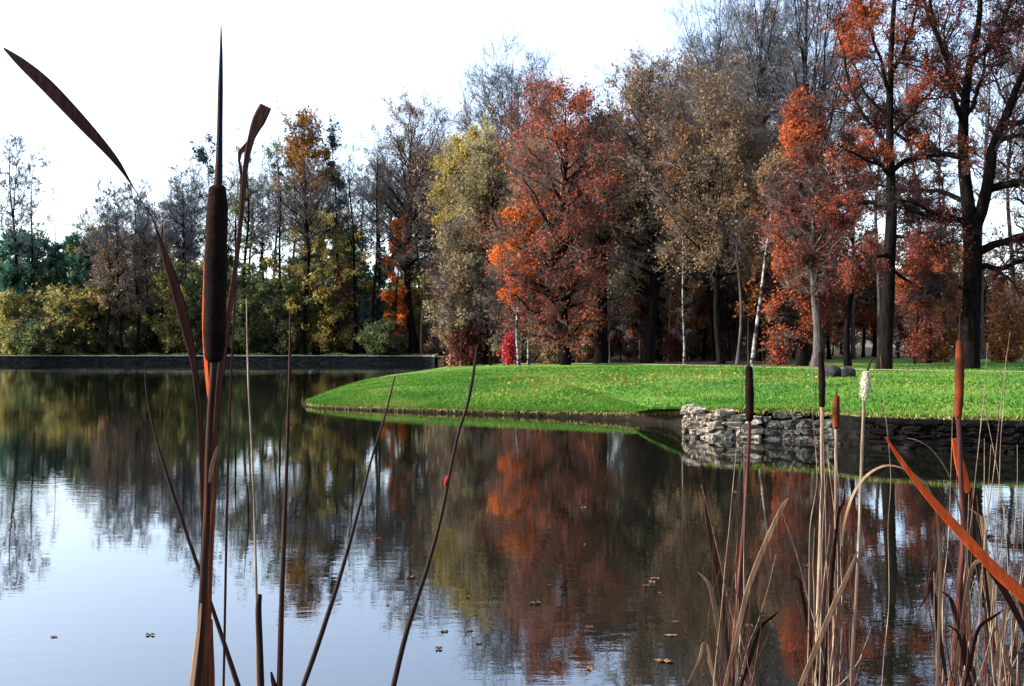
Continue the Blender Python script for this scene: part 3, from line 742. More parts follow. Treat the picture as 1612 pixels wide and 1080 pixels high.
for k in range(16):
    px = 690 + k * 38 + rng.normal() * 6
    plant_tree('shrub', 'dark brown bush in the shade behind the lawn', px, rng.uniform(86, 112), rng.uniform(518, 540), 34, 395 + k % 4, 'dark bushes behind the lawn', 'shrub', cache='v%d' % (k % 4), rot=rng.uniform(0, 6.28),
               cb=.04, r0=.06, n=(36, 6, 5, 0), el=40, leaves=4500, lsize=.09, leaf=LM[['brown', 'brown', 'brown', 'wine'][k % 4]], trunktop=.7)
for k in range(22):
    px = 700 + k * 25 + rng.normal() * 8
    plant_tree('bare_tree', 'young bare tree with tangled twigs in the shade behind the lawn', px, rng.uniform(74, 92), rng.uniform(330, 440), 40, 420 + k % 5, 'young bare trees behind the lawn', cache='y%d' % (k % 5), rot=rng.uniform(0, 6.28),
               cby=535, r0=.07, n=(44, 8, 7, 5), el=35, prof='round', twr=.013, twig=(TWIG, TWIGD)[k % 2], bark=(BARKG, BARK)[k % 2])
G_SR = 'red shrubs under the trees'
shrub('dark red shrub left of the weeping tree foot', 735, 84, 515, 26, 221, 'wine', 3000, .11, G_SR)
shrub('bright pink red shrub between weeping tree and birch', 801, 76, 527, 8, 222, 'pink', 450, .1, G_SR, -.6)
shrub('small orange shrub at the end of the lawn by the black trunk', 716, 86, 522, 14, 223, 'orange', 900, .11, G_SR)
shrub('dark shrub between the two white birches and dark trunk', 870, 76, 520, 36, 224, 'brown', 2500, .11, G_SR)
shrub('wine red shrub behind the thin straight birch', 1060, 80, 525, 22, 225, 'wine', 1200, .11, G_SR)
shrub('crimson low shrub at the foot of the scarlet cone', 1225, 61, 520, 22, 226, 'red', 800, .09, G_SR)
shrub('rust shrub behind the thick oak trunk', 1470, 74, 470, 46, 227, 'rust', 3200, .12, G_SR)
shrub('red shrub left of the oak trunk', 1440, 62, 380, 44, 228, 'redtree', 2400, .075, G_SR, .15)
shrub('russet shrub right of the oak trunk at the photo edge', 1590, 70, 470, 40, 229, 'rust', 2600, .11, G_SR)

# ---- the two big trees on the right, limbs drawn from the photo -------------------
def drawn_tree(label, d, trunk, limbs, bark, crownargs, leafname, nleaf, lsize, seed, zones=None, name='oak_tree', thr=-.2):
    """trunk / limbs: lists of (px, y, radius_px, depth offset)"""
    rng = np.random.default_rng(seed)
    bx = (trunk[0][0] - 806) / F * d; z0 = zg(bx, d); o = np.array([bx, d, z0])
    root = thing(name, label, 'tree', o)
    def poly(L, n):
        P = np.array([np.append(at(a[0], a[1], d) + np.array([0, a[3], 0]) - o, .86 * a[2] / F * d) for a in L])
        if L is trunk: P[0, 2] = -.15
        return smooth_curve_nd(P, n)
    m = MB(); T = poly(trunk, 26)
    T[:, :3] += np.array([1, 1, .3]) * np.cumsum(rng.normal(size=(26, 3)) * .012, 0)
    tubes(m, T[None, :, :3], T[None, :, 3], 14)
    m.build('trunk', bark, root)
    lims = []; rads = []
    for L in limbs:
        m = MB(); Q = poly(L, 14)
        Q[2:, :3] += np.cumsum(rng.normal(size=(12, 3)) * .045, 0)
        tubes(m, Q[None, :, :3], Q[None, :, 3], 8); m.build('limb', bark, root)
        lims.append(Q[:, :3]); rads.append(Q[:, 3])
    lim = np.array(lims); rl = np.array(rads)
    ang, lf, n2, n3, n4, n5 = crownargs
    crown = MB()
    L2, r2 = children(rng, lim, rl, n2, .15, ang, .30, 3.4, 6, .08, .5, .8)
    L2[:, 2:] += np.cumsum(rng.normal(size=(len(L2), 4, 3)) * .06, 1)
    tubes(crown, L2, np.maximum(r2, .02), 4)
    L3, r3 = children(rng, L2, r2, n3, .12, 50, .45, 1.7, 4, .05, .5, .35)
    tubes(crown, L3, np.maximum(r3, .012), 3)
    L4, r4 = children(rng, L3, r3, n4, .1, 45, .55, .8, 3, .05, .5, .2)
    tubes(crown, L4, np.maximum(r4, .007), 3)
    L5, r5 = children(rng, L4, r4, n5, .1, 45, .6, .4, 2, .05, .5, .15)
    cones(crown, L5[:, 0], L5[:, 1], np.full(len(L5), .006))
    mats = [TWIGD]
    k = rng.integers(0, len(L4), nleaf * 3)
    c, _ = interp_pts(L4[k], rng.random(len(k))); c += rng.normal(size=c.shape) * .09
    val = clump(c, seed + 3, 1.3)
    keep = val > thr + rng.normal(size=len(c)) * .3
    if zones is not None:
        keep &= zones(c + o, rng)
    c = c[keep][:nleaf]
    if len(c):
        leafquads(crown, c, lsize, rng, 1); mats.append(LM[leafname])
    crown.build('crown', mats, root, smooth=False)
    return root

def smooth_curve_nd(P, n):
    Q = np.vstack([2 * P[0] - P[1], P, 2 * P[-1] - P[-2]]); out = []
    for i in range(1, len(Q) - 2):
        for t in np.linspace(0, 1, 10, endpoint=False):
            a, b, c, e = Q[i - 1], Q[i], Q[i + 1], Q[i + 2]
            out.append(.5 * ((2 * b) + (-a + c) * t + (2 * a - 5 * b + 4 * c - e) * t * t + (-a + 3 * b - 3 * c + e) * t ** 3))
    out.append(Q[-2]); out = np.array(out)
    L = np.concatenate([[0], np.cumsum(np.linalg.norm(np.diff(out[:, :3], axis=0), axis=1))])
    u = np.linspace(0, L[-1], n)
    R_ = np.stack([np.interp(u, L, out[:, k]) for k in range(P.shape[1])], 1)
    if P.shape[1] > 3: R_[:, 3] = np.maximum(R_[:, 3], .006)
    return R_

# thick oak
drawn_tree('massive black oak on the lawn with a forked trunk and spreading limbs', 50,
  [(1524, 582, 22, 0), (1527, 560, 18, 0), (1530, 500, 16, 0), (1532, 430, 16, 0), (1530, 370, 15.5, 0), (1524, 320, 12, 0), (1519, 260, 10.5, .1), (1520, 190, 9, .2), (1530, 110, 7, .3), (1545, 40, 5.5, .3), (1550, -40, 4, .3), (1555, -130, 2, .3)],
  [[(1532, 365, 12, 0), (1545, 320, 11, -.3), (1549, 270, 10, -.6), (1560, 215, 8.5, -.8), (1580, 160, 7, -1), (1600, 110, 5, -1), (1630, 40, 4, -1), (1650, -40, 2, -1)],
   [(1548, 300, 8, -.3), (1575, 294, 7, -.8), (1610, 285, 5.5, -1.4), (1660, 262, 3.5, -2), (1720, 250, 2, -2.5)],
   [(1538, 398, 9, 0), (1560, 386, 7, -.5), (1590, 377, 6, -1), (1640, 366, 4, -1.6), (1720, 350, 2, -2.2)],
   [(1536, 425, 7, 0), (1565, 414, 5.5, .5), (1600, 418, 4.5, 1), (1660, 400, 3, 1.5), (1710, 395, 1.5, 2)],
   [(1528, 350, 6, 0), (1495, 345, 5, -.5), (1460, 340, 4, -1), (1425, 325, 2.5, -1.2), (1395, 318, 1.2, -1.4)],
   [(1521, 250, 6, 0), (1490, 235, 5, .6), (1450, 215, 3.8, 1.0), (1415, 190, 2.5, 1.4), (1385, 165, 1.2, 1.8)],
   [(1520, 205, 6, 0), (1495, 160, 5, -.6), (1470, 110, 4, -1.2), (1450, 60, 3, -1.5), (1435, -10, 2, -1.8), (1420, -60, 1, -2)],
   [(1522, 160, 6, 0), (1505, 100, 5, 1), (1495, 40, 4, 2), (1480, -40, 2.5, 2.5), (1470, -100, 1.2, 3)],
   [(1530, 100, 5, 0), (1570, 60, 4, .6), (1600, 0, 3, 1.0), (1625, -60, 1.5, 1.5)],
   [(1565, 200, 6, -.8), (1605, 195, 4.5, -.2), (1650, 180, 3, .5), (1700, 150, 1.5, 1)],
   [(1524, 180, 5, .2), (1560, 140, 4, 1.5), (1590, 90, 3, 2.6), (1610, 20, 1.8, 3.2)],
   [(1528, 455, 4, 0), (1495, 452, 3, -.4), (1465, 455, 2.2, -.9), (1435, 462, 1.2, -1.2)],
   [(1526, 320, 5, .1), (1490, 290, 4, 1.4), (1455, 285, 3, 2.6), (1420, 270, 1.8, 3.3)]],
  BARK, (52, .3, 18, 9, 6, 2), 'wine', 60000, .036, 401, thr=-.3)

def zone1390(c, rng):
    px = 806 + c[:, 0] / c[:, 1] * F; y = HOR + (EYE - c[:, 2]) / c[:, 1] * F
    k = np.zeros(len(c), bool)
    for (a, b, ra, rb) in ((1345, 62, 34, 34), (1330, 120, 26, 24), (1390, 215, 62, 34), (1420, 380, 60, 36), (1440, 440, 55, 48), (1400, 30, 70, 50), (1350, 330, 44, 80), (1430, 110, 40, 60), (1360, 420, 40, 60), (1380, 290, 55, 40)):
        k |= (((px - a) / ra) ** 2 + ((y - b) / rb) ** 2) < (.6 + .6 * rng.random(len(c)))
    return k | (rng.random(len(c)) < .22)
drawn_tree('tall straight tree with scattered red leaf clusters left of the black oak', 49,
  [(1390, 584, 17, 0), (1393, 560, 13, 0), (1397, 480, 12, 0), (1400, 400, 11, 0), (1403, 330, 10, 0), (1402, 270, 8, 0), (1400, 180, 6.5, 0), (1402, 90, 5, 0), (1408, 0, 4, 0), (1412, -110, 2, 0)],
  [[(1404, 270, 5.5, 0), (1425, 252, 4.5, -.3), (1455, 247, 3.6, -.8), (1485, 250, 2.8, -1.2), (1510, 262, 1.5, -1.4)],
   [(1404, 300, 5, 0), (1430, 325, 4.5, .3), (1460, 337, 3.6, .5), (1490, 345, 2.4, .8), (1515, 340, 1.2, 1)],
   [(1402, 280, 4, 0), (1380, 262, 3.2, -.5), (1345, 250, 2.4, -1), (1310, 235, 1.2, -1.4)],
   [(1400, 230, 4, 0), (1375, 190, 3.2, .6), (1350, 130, 2.5, 1), (1335, 60, 1.6, 1.4), (1325, 10, 1, 1.6)],
   [(1401, 150, 4, 0), (1375, 100, 3, -.6), (1350, 50, 2.2, -1.2), (1335, 0, 1.2, -1.5)],
   [(1402, 120, 4, 0), (1430, 70, 3, .5), (1450, 10, 2.2, 1), (1465, -40, 1.2, 1.2)],
   [(1403, 330, 4, 0), (1370, 320, 3.2, .3), (1335, 325, 2.4, .8), (1305, 345, 1.2, 1)],
   [(1403, 210, 4, 0), (1430, 185, 3, -1), (1455, 150, 2, -1.5), (1470, 120, 1.2, -2)],
   [(1402, 370, 4, 0), (1430, 380, 3, -.6), (1460, 385, 2.2, -1.2), (1480, 395, 1.2, -1.6)],
   [(1400, 400, 4, 0), (1370, 405, 3, -.8), (1345, 420, 2.2, -1.4), (1320, 440, 1.2, -1.8)],
   [(1401, 420, 3.5, 0), (1430, 430, 2.8, .8), (1460, 445, 2, 1.4), (1480, 465, 1.2, 1.8)],
   [(1402, 190, 4, 0), (1385, 140, 3, 1.4), (1375, 80, 2, 2.4), (1370, 20, 1.2, 3)]],
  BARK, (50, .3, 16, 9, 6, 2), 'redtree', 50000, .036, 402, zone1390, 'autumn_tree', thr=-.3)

# a tree standing outside the frame on the right, its twigs reach in
plant_tree('bare_tree', 'bare tree beyond the oak at the photo edge', 1640, 68, 60, 90, 410, None, cby=400, r0=.3, n=(40, 7, 7, 4), el=30, leaves=3000, lsize=.08, leaf=LM['wine'], thr=0.)
plant_tree('autumn_tree', 'thin wine red tree behind the gap between straight tree and oak', 1462, 66, 300, 46, 411, None, cby=470, r0=.13, n=(30, 7, 6, 3), el=30, leaves=4500, lsize=.08, leaf=LM['wine'], thr=0.)
plant_tree('autumn_tree', 'red leaved tree filling between scarlet cone and straight tree', 1335, 60, 225, 68, 412, None, cby=440, r0=.18, n=(36, 7, 7, 3), el=30, leaves=5000, lsize=.07, leaf=LM['red'], thr=.15, cf=1.5)

# ------------------------------------------------------------------ grass and fallen leaves on the lawn
def scatter_lawn(n, rng, dense=2.6):
    i = rng.random(n) * (NU - 1) * .82; v = rng.random(n) ** dense
    f = np.stack([np.interp(i, np.arange(NU), fr[:, k]) for k in (0, 1)], 1); b = np.stack([np.interp(i, np.arange(NU), bk[:, k]) for k in (0, 1)], 1)
    p = f * (1 - v[:, None]) + b * v[:, None]
    return p
rng = np.random.default_rng(9)
M_BLADE = leafmat('grass_blade', [(.016, .062, .012), (.036, .11, .016), (.075, .155, .024), (.15, .16, .055)], .35, .42, .35)
p = scatter_lawn(230000, rng)
# keep off the path and the soil
line = np.maximum(-1.72 * p[:, 0] + 82.5, 47)
p = p[(p[:, 1] < line - 1.5) | (p[:, 0] > 19)]
p = p[p[:, 1] < 62]
z = zlawn(p[:, 0], p[:, 1])
n = len(p); az = rng.random(n) * 6.28; wd = .010 + .012 * rng.random(n) + p[:, 1] * .00035; hh = .035 + .05 * rng.random(n)
dx = np.stack([np.cos(az), np.sin(az), 0 * az], -1) * wd[:, None]
c = np.concatenate([p, (z - .004)[:, None]], 1)
V = np.stack([c - dx, c + dx, c + np.stack([rng.normal(size=n) * .025, rng.normal(size=n) * .025, hh], -1)], 1)
mb = MB(); mb.add(V, tris=np.arange(3 * n).reshape(n, 3)); struct(mb.build('grass', M_BLADE, smooth=False), 'stuff')
# ragged pale grass along the shore edge
ed = np.concatenate([smooth_curve(FRONT[:, :2], 2500)[:1900]]); k = rng.integers(0, len(ed), 22000)
p = ed[k] + rng.normal(size=(len(k), 2)) * .05; ee = shore_dist(p[:, 0], p[:, 1])[1]
n = len(p); az = rng.random(n) * 6.28; wd = .008 + .01 * rng.random(n)
dx = np.stack([np.cos(az), np.sin(az), 0 * az], -1) * wd[:, None]
c = np.concatenate([p, (ee - .01)[:, None]], 1)
V = np.stack([c - dx, c + dx, c + np.stack([rng.normal(size=n) * .05, rng.normal(size=n) * .06 - .03, rng.uniform(-.12, .10, n)], -1)], 1)
M_DRYG = leafmat('edge_grass', [(.07, .14, .02), (.20, .20, .06), (.36, .30, .14)], .6, .7, .3)
mb = MB(); mb.add(V, tris=np.arange(3 * n).reshape(n, 3)); struct(mb.build('edge_grass', M_DRYG, smooth=False), 'stuff')
# long dark grass hanging over the far bank wall
fw = smooth_curve([(-79, 145.2), (-26, 143.1), (-11.5, 141.5), (-9.5, 139.5)], 3000); k = rng.integers(0, 3000, 16000)
p = fw[k] + np.stack([rng.normal(size=16000) * .05, -.05 + .5 * np.abs(rng.normal(size=16000))], -1)
amp = .5 + .5 * np.sin(p[:, 0] * .9) * np.sin(p[:, 0] * .37 + 1); n = len(p); az = rng.random(n) * 6.28; wd = .03 + .03 * rng.random(n)
dx = np.stack([np.cos(az), np.sin(az), 0 * az], -1) * wd[:, None]; c = np.concatenate([p, np.full((n, 1), 1.0)], 1)
V = np.stack([c - dx, c + dx, c + np.stack([rng.normal(size=n) * .15, -.15 + rng.normal(size=n) * .15, (rng.random(n) * 1.1 - .5) * amp], -1)], 1)
mb = MB(); mb.add(V, tris=np.arange(3 * n).reshape(n, 3)); struct(mb.build('bank_grass', LM['green'], smooth=False), 'stuff')
# fallen leaves
p = scatter_lawn(60000, rng, 1.6)
w = np.exp(-((p[:, 1] - 41) / 4.5) ** 2) * np.clip((p[:, 0] + 2) / 4, 0, 1) * np.clip((15 - p[:, 0]) / 4, 0, 1) * .8 + .012
p = p[(rng.random(len(p)) < w) & (p[:, 1] < 90)]
c = np.concatenate([p, (zlawn(p[:, 0], p[:, 1]) + .035)[:, None]], 1)
mb = MB(); leafquads(mb, c, .034, rng, 0, .7)
struct(mb.build('fallen_leaves', leafmat('litter_leaf', [(.14, .05, .02), (.30, .13, .045), (.38, .23, .09)], .5, .8, .2), smooth=False), 'stuff')

# ------------------------------------------------------------------ foreground reeds and cattails
def strawmat(name, stops, scale=(220, 220, 9), rough=.75, trans=0.0):
    m, nt, out = newmat(name); L = nt.links.new
    tc = N(nt, 'ShaderNodeTexCoord'); mp = N(nt, 'ShaderNodeMapping'); mp.inputs['Scale'].default_value = scale; L(tc.outputs['Object'], mp.inputs['Vector'])
    no = N(nt, 'ShaderNodeTexNoise', ins={'Scale': 1.0, 'Detail': 5.0, 'Roughness': .65}); L(mp.outputs[0], no.inputs['Vector'])
    rp = ramp(nt, stops); L(no.outputs['Fac'], rp.inputs[0])
    b = N(nt, 'ShaderNodeBsdfPrincipled', ins={'Roughness': rough, 'Specular IOR Level': .08}); L(rp.outputs[0], b.inputs['Base Color'])
    bp = N(nt, 'ShaderNodeBump', ins={'Strength': .4, 'Distance': .002}); L(no.outputs['Fac'], bp.inputs['Height']); L(bp.outputs[0], b.inputs['Normal'])
    if trans:
        t = N(nt, 'ShaderNodeBsdfTranslucent'); L(rp.outputs[0], t.inputs['Color'])
        ms = N(nt, 'ShaderNodeMixShader'); ms.inputs[0].default_value = trans
        L(b.outputs[0], ms.inputs[1]); L(t.outputs[0], ms.inputs[2]); L(ms.outputs[0], out.inputs['Surface'])
    else:
        L(b.outputs[0], out.inputs['Surface'])
    return m
M_STEM = strawmat('stem_brown', [(.35, (.008, .004, .003)), (.6, (.028, .010, .006)), (.8, (.11, .05, .025))])
M_STEMD = strawmat('stem_dark', [(.3, (.006, .004, .004)), (.65, (.018, .010, .009)), (.82, (.06, .04, .03))])
M_STRAW = strawmat('stem_straw', [(.32, (.03, .018, .013)), (.5, (.12, .085, .06)), (.72, (.30, .25, .19))])
M_REDST = strawmat('stem_red', [(.32, (.014, .005, .005)), (.55, (.05, .014, .011)), (.75, (.16, .085, .06))])
M_LEAFD = strawmat('leaf_dark_red', [(.3, (.008, .003, .003)), (.7, (.03, .008, .006))], (120, 120, 9), .7, .2)
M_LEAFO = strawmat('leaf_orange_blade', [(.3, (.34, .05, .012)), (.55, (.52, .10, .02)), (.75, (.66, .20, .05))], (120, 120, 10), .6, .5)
M_LEAFT = strawmat('leaf_tan', [(.3, (.09, .05, .03)), (.7, (.24, .16, .10))], (120, 120, 9), .7, .3)
M_SHEATH = strawmat('sheath_brown', [(.32, (.02, .007, .005)), (.52, (.10, .03, .014)), (.74, (.30, .12, .05))], (260, 260, 7), .8, .3)
M_FLUFF = strawmat('seed_fluff', [(.3, (.20, .20, .13)), (.7, (.48, .48, .36))], (90, 90, 60), .95)

def headmat(name, c1, c2):
    m, nt, out = newmat(name); L = nt.links.new
    tc = N(nt, 'ShaderNodeTexCoord')
    vo = N(nt, 'ShaderNodeTexVoronoi', ins={'Scale': 900.0}); L(tc.outputs['Object'], vo.inputs['Vector'])
    no = N(nt, 'ShaderNodeTexNoise', ins={'Scale': 28.0, 'Detail': 4.0}); L(tc.outputs['Object'], no.inputs['Vector'])
    rp = ramp(nt, [(.35, c1), (.65, c2)]); L(no.outputs['Fac'], rp.inputs[0])
    b = N(nt, 'ShaderNodeBsdfPrincipled', ins={'Roughness': .95, 'Specular IOR Level': .05, 'Sheen Weight': .0, 'Sheen Roughness': .4}); L(rp.outputs[0], b.inputs['Base Color'])
    b.inputs['Sheen Tint'].default_value = (1, .45, .22, 1)
    bp = N(nt, 'ShaderNodeBump', ins={'Strength': .5, 'Distance': .0012}); L(vo.outputs['Distance'], bp.inputs['Height']); L(bp.outputs[0], b.inputs['Normal'])
    L(b.outputs[0], out.inputs['Surface'])
    return m
M_HEAD = headmat('cattail_velvet', (.003, .0015, .0015), (.010, .004, .003))
M_HEADO = headmat('cattail_rust', (.03, .009, .005), (.10, .024, .009))

def pathpts(L, d):
    """(px, y, width_px[, dd]) -> array x,y,z,r"""
    out = []
    for a in L:
        dd = d + (a[3] if len(a) > 3 else 0)
        out.append(np.append(at(a[0], a[1], dd), max(a[2], .8) * .5 / F * dd))
    return np.array(out)

def to_water(P):
    """carry the lowest point of a stem on down into the water, evenly, slowly straightening"""
    b = P[0]; n2 = P[1]
    slope = np.clip((b[:2] - n2[:2]) / max(.03, abs(n2[2] - b[2])), -.4, .4)
    h = b[2] + .12
    if h < .03: return P
    n = max(2, int(h / .12)); out = []
    xy = b[:2].copy()
    for k in range(1, n + 1):
        xy = xy + slope * (h / n) * (1 - .7 * k / n)
        out.append([xy[0], xy[1], b[2] - h * k / n, b[3] * (1 + .2 * k / n)])
    return np.vstack([np.array(out)[::-1], P])

def tube_raw(name, P, n, mat, parent, o, k=8, rmin=.0004):
    P = P.copy()
    Q = np.vstack([2 * P[0] - P[1], P, 2 * P[-1] - P[-2]]); out = []
    for i in range(1, len(Q) - 2):
        for t in np.linspace(0, 1, 8, endpoint=False):
            a, b, c, e = Q[i - 1], Q[i], Q[i + 1], Q[i + 2]
            out.append(.5 * ((2 * b) + (-a + c) * t + (2 * a - 5 * b + 4 * c - e) * t * t + (-a + 3 * b - 3 * c + e) * t ** 3))
    out.append(Q[-2]); Q = np.array(out)
    L = np.concatenate([[0], np.cumsum(np.linalg.norm(np.diff(Q[:, :3], axis=0), axis=1))]); u = np.linspace(0, L[-1], n)
    Q = np.stack([np.interp(u, L, Q[:, j]) for j in range(4)], 1)
    Q[:, 3] = np.maximum(Q[:, 3], rmin)
    m = MB(); tubes(m, Q[None, :, :3] - o, Q[None, :, 3], k)
    # end caps
    for e in (0, -1):
        pass
    return m.build(name, mat, parent)

def blade(name, L, d, mat, parent, o, n=60, thin=.13, face=(0, -1, .15), root=False):
    """flat leaf blade of real thickness, its face turned along the given direction"""
    P = pathpts(L, d)
    if root: P = to_water(P)
    Q = np.vstack([2 * P[0] - P[1], P, 2 * P[-1] - P[-2]]); out = []
    for i in range(1, len(Q) - 2):
        for t in np.linspace(0, 1, 8, endpoint=False):
            a, b, c, e = Q[i - 1], Q[i], Q[i + 1], Q[i + 2]
            out.append(.5 * ((2 * b) + (-a + c) * t + (2 * a - 5 * b + 4 * c - e) * t * t + (-a + 3 * b - 3 * c + e) * t ** 3))
    out.append(Q[-2]); Q = np.array(out)
    Ls = np.concatenate([[0], np.cumsum(np.linalg.norm(np.diff(Q[:, :3], axis=0), axis=1))]); u = np.linspace(0, Ls[-1], n)
    Q = np.stack([np.interp(u, Ls, Q[:, j]) for j in range(4)], 1); Q[:, 3] = np.maximum(Q[:, 3], .0005)
    t = norm(np.gradient(Q[:, :3], axis=0)); f = np.array(face, float)
    s = norm(np.cross(t, f)); nn = np.cross(s, t)
    ang = np.arange(8) * math.pi / 4
    prof = np.stack([np.cos(ang), thin * np.sin(ang) + .18 * np.cos(ang) ** 2], -1)    # crescent section
    V = Q[:, None, :3] + (s[:, None] * prof[None, :, :1] + nn[:, None] * prof[None, :, 1:]) * Q[:, None, 3:4]
    i = np.arange(n * 8).reshape(n, 8); i2 = np.roll(i, -1, 1)
    m = MB(); m.add(V - o, quads=np.stack([i[:-1], i2[:-1], i2[1:], i[1:]], -1).reshape(-1, 4))
    return m.build(name, mat, parent)

def head_obj(name, L, d, mat, parent, o, n=70, k=20, seed=0, fuzz=0.0):
    """cattail spike: velvety cylinder with rounded shoulders along a short line (bottom -> top)"""
    P = pathpts(L, d)
    u = np.linspace(0, 1, n); uu = np.linspace(0, 1, len(P))
    Q = np.stack([np.interp(u, uu, P[:, j]) for j in range(4)], 1)
    length = np.linalg.norm(P[-1, :3] - P[0, :3]); rmax = P[:, 3].max()
    e = np.minimum(u, 1 - u) * length
    prof = np.sqrt(np.clip(1 - (1 - np.clip(e / (rmax * .95), 0, 1)) ** 2, .0, 1))
    Q[:, 3] *= np.maximum(prof, .12)
    r = np.random.default_rng(seed)
    Q[:, 3] *= 1 + .02 * np.sin(u * 23 + seed) + r.normal(size=n) * .012
    m = MB(); tubes(m, Q[None, :, :3] - o, Q[None, :, 3], k)
    ob = m.build(name, mat, parent)
    v = np.empty(len(ob.data.vertices) * 3, np.float32); ob.data.vertices.foreach_get('co', v)
    v = v.reshape(-1, 3) + r.normal(size=(len(v) // 3, 3)) * rmax * (.02 + fuzz); ob.data.vertices.foreach_set('co', v.astype(np.float32).ravel())
    if fuzz:
        c = Q[r.integers(2, n - 2, 900)]
        dirs = norm(r.normal(size=(900, 3)) + np.array([-.8, 0, .2])); st = c[:, :3] - o + dirs * c[:, 3:4] * .9
        m2 = MB(); cones(m2, st, st + dirs * (rmax * .7 * r.random((900, 1))) + np.array([0, 0, -.2]) * rmax, np.full(900, .0006)); f = m2.build('seed_fluff', M_FLUFF, ob, smooth=False)
    return ob

def base_of(P):
    return np.array([P[0, 0], P[0, 1], 0.0])

def cattail(label, d, stem, head, tip=None, stemmat=None, hmat=None, leaves=(), seed=0, fuzz=0., group='cattails in the foreground'):
    P = to_water(pathpts(stem, d)); o = base_of(P)
    root = thing('cattail', label, 'cattail', o, group)
    tube_raw('stem', P, 150, stemmat or M_STEM, root, o, 10)
    head_obj('seed_head', head, d, hmat or M_HEAD, root, o, seed=seed, fuzz=fuzz)
    if tip:
        tube_raw('tip_spike', pathpts(tip, d), 40, M_STEMD, root, o, 8)
    for L, mat, dd, fc in leaves:
        blade('leaf', L, d + dd, mat, root, o, face=fc)
    return root

# the big one
cattail('large dark brown cattail with long pointed tip standing against the left wood', 1.23,
        [(308, 1090, 14), (315, 1010, 13), (321, 900, 12), (327, 780, 11), (330, 680, 11), (335, 600, 11), (338, 560, 12)],
        [(337, 572, 30), (338, 520, 35), (340, 400, 35), (342, 330, 33), (343, 290, 26)],
        [(343, 300, 14), (345, 250, 11), (346, 200, 9), (347, 140, 8), (348, 85, 5), (348, 40, 1.5)],
        leaves=[([(323, 1090, 10), (327, 1000, 10), (330, 900, 9), (336, 800, 7), (341, 705, 5)], M_SHEATH, .04, (.3, -1, 0)),
                ([(318, 1100, 12), (318, 980, 11), (320, 860, 9), (324, 740, 8), (328, 640, 7), (326, 500, 6), (328, 350, 5), (329, 322, 2)], M_SHEATH, .03, (.75, -1, 0)),
                ([(333, 655, 4), (327, 600, 7), (322, 520, 8), (323, 440, 7), (326, 370, 5), (330, 325, 2)], M_LEAFO, .012, (-.5, -1, 0)),  # orange strip added as the sunlit left rim of the dark head
                ([(300, 1100, 9), (307, 1040, 9), (313, 990, 7), (317, 950, 3)], M_LEAFT, -.02, (-.3, -1, 0)), ([(334, 1100, 8), (334, 1060, 8), (333, 1010, 6), (334, 975, 2)], M_SHEATH, -.02, (.3, -1, 0)),
                ([(330, 760, 5), (334, 735, 7), (340, 712, 5), (343, 702, 2)], M_LEAFT, -.01, (.3, -1, 0))], seed=3)
# bent leaf running to the upper left corner
def leafthing(label, pts, d, mat, face=(0, -1, .15), thin=.13, group='long reed leaves'):
    P = to_water(pathpts(pts, d)); o = base_of(P)
    ob = blade('reed_leaf', pts, d, mat, None, o, n=220, thin=thin, face=face, root=True)
    ob.location = o
    return tag(ob, label, 'reed leaf', group)
leafthing('long dark red leaf bent over toward the top left corner', [(330, 1085, 10), (322, 860, 9), (316, 680, 9), (308, 590, 10), (300, 545, 13), (286, 487, 17), (266, 420, 13), (250, 372, 5), (241, 345, 2), (226, 322, 1.6), (207, 290, 2.5), (180, 250, 11), (130, 194, 19), (75, 136, 21), (35, 100, 15), (6, 76, 3)], 1.32, M_LEAFD)
leafthing('narrow leaf behind the big cattail ending in a dark folded tip', [(322, 1085, 9), (333, 800, 9), (343, 640, 10), (349, 580, 12), (358, 510, 10), (371, 420, 8), (381, 330, 7), (387, 262, 9), (396, 218, 12), (408, 190, 22), (419, 167, 20)], 1.42, M_LEAFD)
leafthing('short dark leaf tip hanging beside the folded tip', [(352, 1085, 4), (360, 700, 4), (372, 430, 3), (380, 290, 3.5), (376, 246, 5), (384, 236, 11), (402, 210, 4)], 1.46, M_LEAFD)
# thin dark stems in open water
def stem(label, pts, d, mat, group=None, name='reed', cat='reed', extra=None):
    P = pathpts(pts, d); P[:, 3] *= .82; P = to_water(P); o = base_of(P)
    if extra:
        root = thing(name, label, cat, o, group); tube_raw('stem', P, 150, mat, root, o, 7); extra(root, o); return root
    ob = tube_raw(name, P, 150, mat, None, o, 7); ob.location = o
    return tag(ob, label, cat, group)
G_ST = 'thin stems in the open water'
stem('thin dark stem leaning left behind the big cattail', [(378, 1090, 11), (352, 1010, 9), (325, 930, 8), (292, 835, 7), (262, 745, 6), (243, 680, 4), (231, 620, 3), (228, 575, 2)], 1.6, M_STEMD, G_ST)
stem('thick short broken stem with torn top near the big cattail', [(411, 1090, 14), (409, 1020, 13), (407, 960, 12), (409, 936, 9)], 1.5, M_STEMD, G_ST)
stem('pale thread thin stem rising behind the broken stem', [(406, 1090, 6), (403, 900, 5), (398, 740, 4), (391, 600, 3.5), (388, 470, 2)], 1.9, M_STRAW, G_ST)
stem('upright brown stem with pale tip right of the broken stem', [(440, 1090, 12), (444, 930, 10), (449, 800, 8), (453, 680, 6), (456, 570, 4.5), (457, 488, 3)], 1.5, M_STEM, G_ST)
stem('tiny broken stub at the lower edge beside brown stem', [(434, 1090, 12), (430, 1072, 9), (427, 1058, 4)], 1.5, M_STEMD, G_ST)
stem('dark stem leaning right from the lower edge, left of the spotted one', [(474, 1090, 10), (502, 1010, 10), (536, 905, 8), (562, 812, 6), (585, 722, 4.5), (606, 655, 4), (622, 592, 2.5)], 1.6, M_STEMD, G_ST)
M_BUD = strawmat('bud_crimson', [(.3, (.06, .005, .008)), (.7, (.20, .012, .018))])
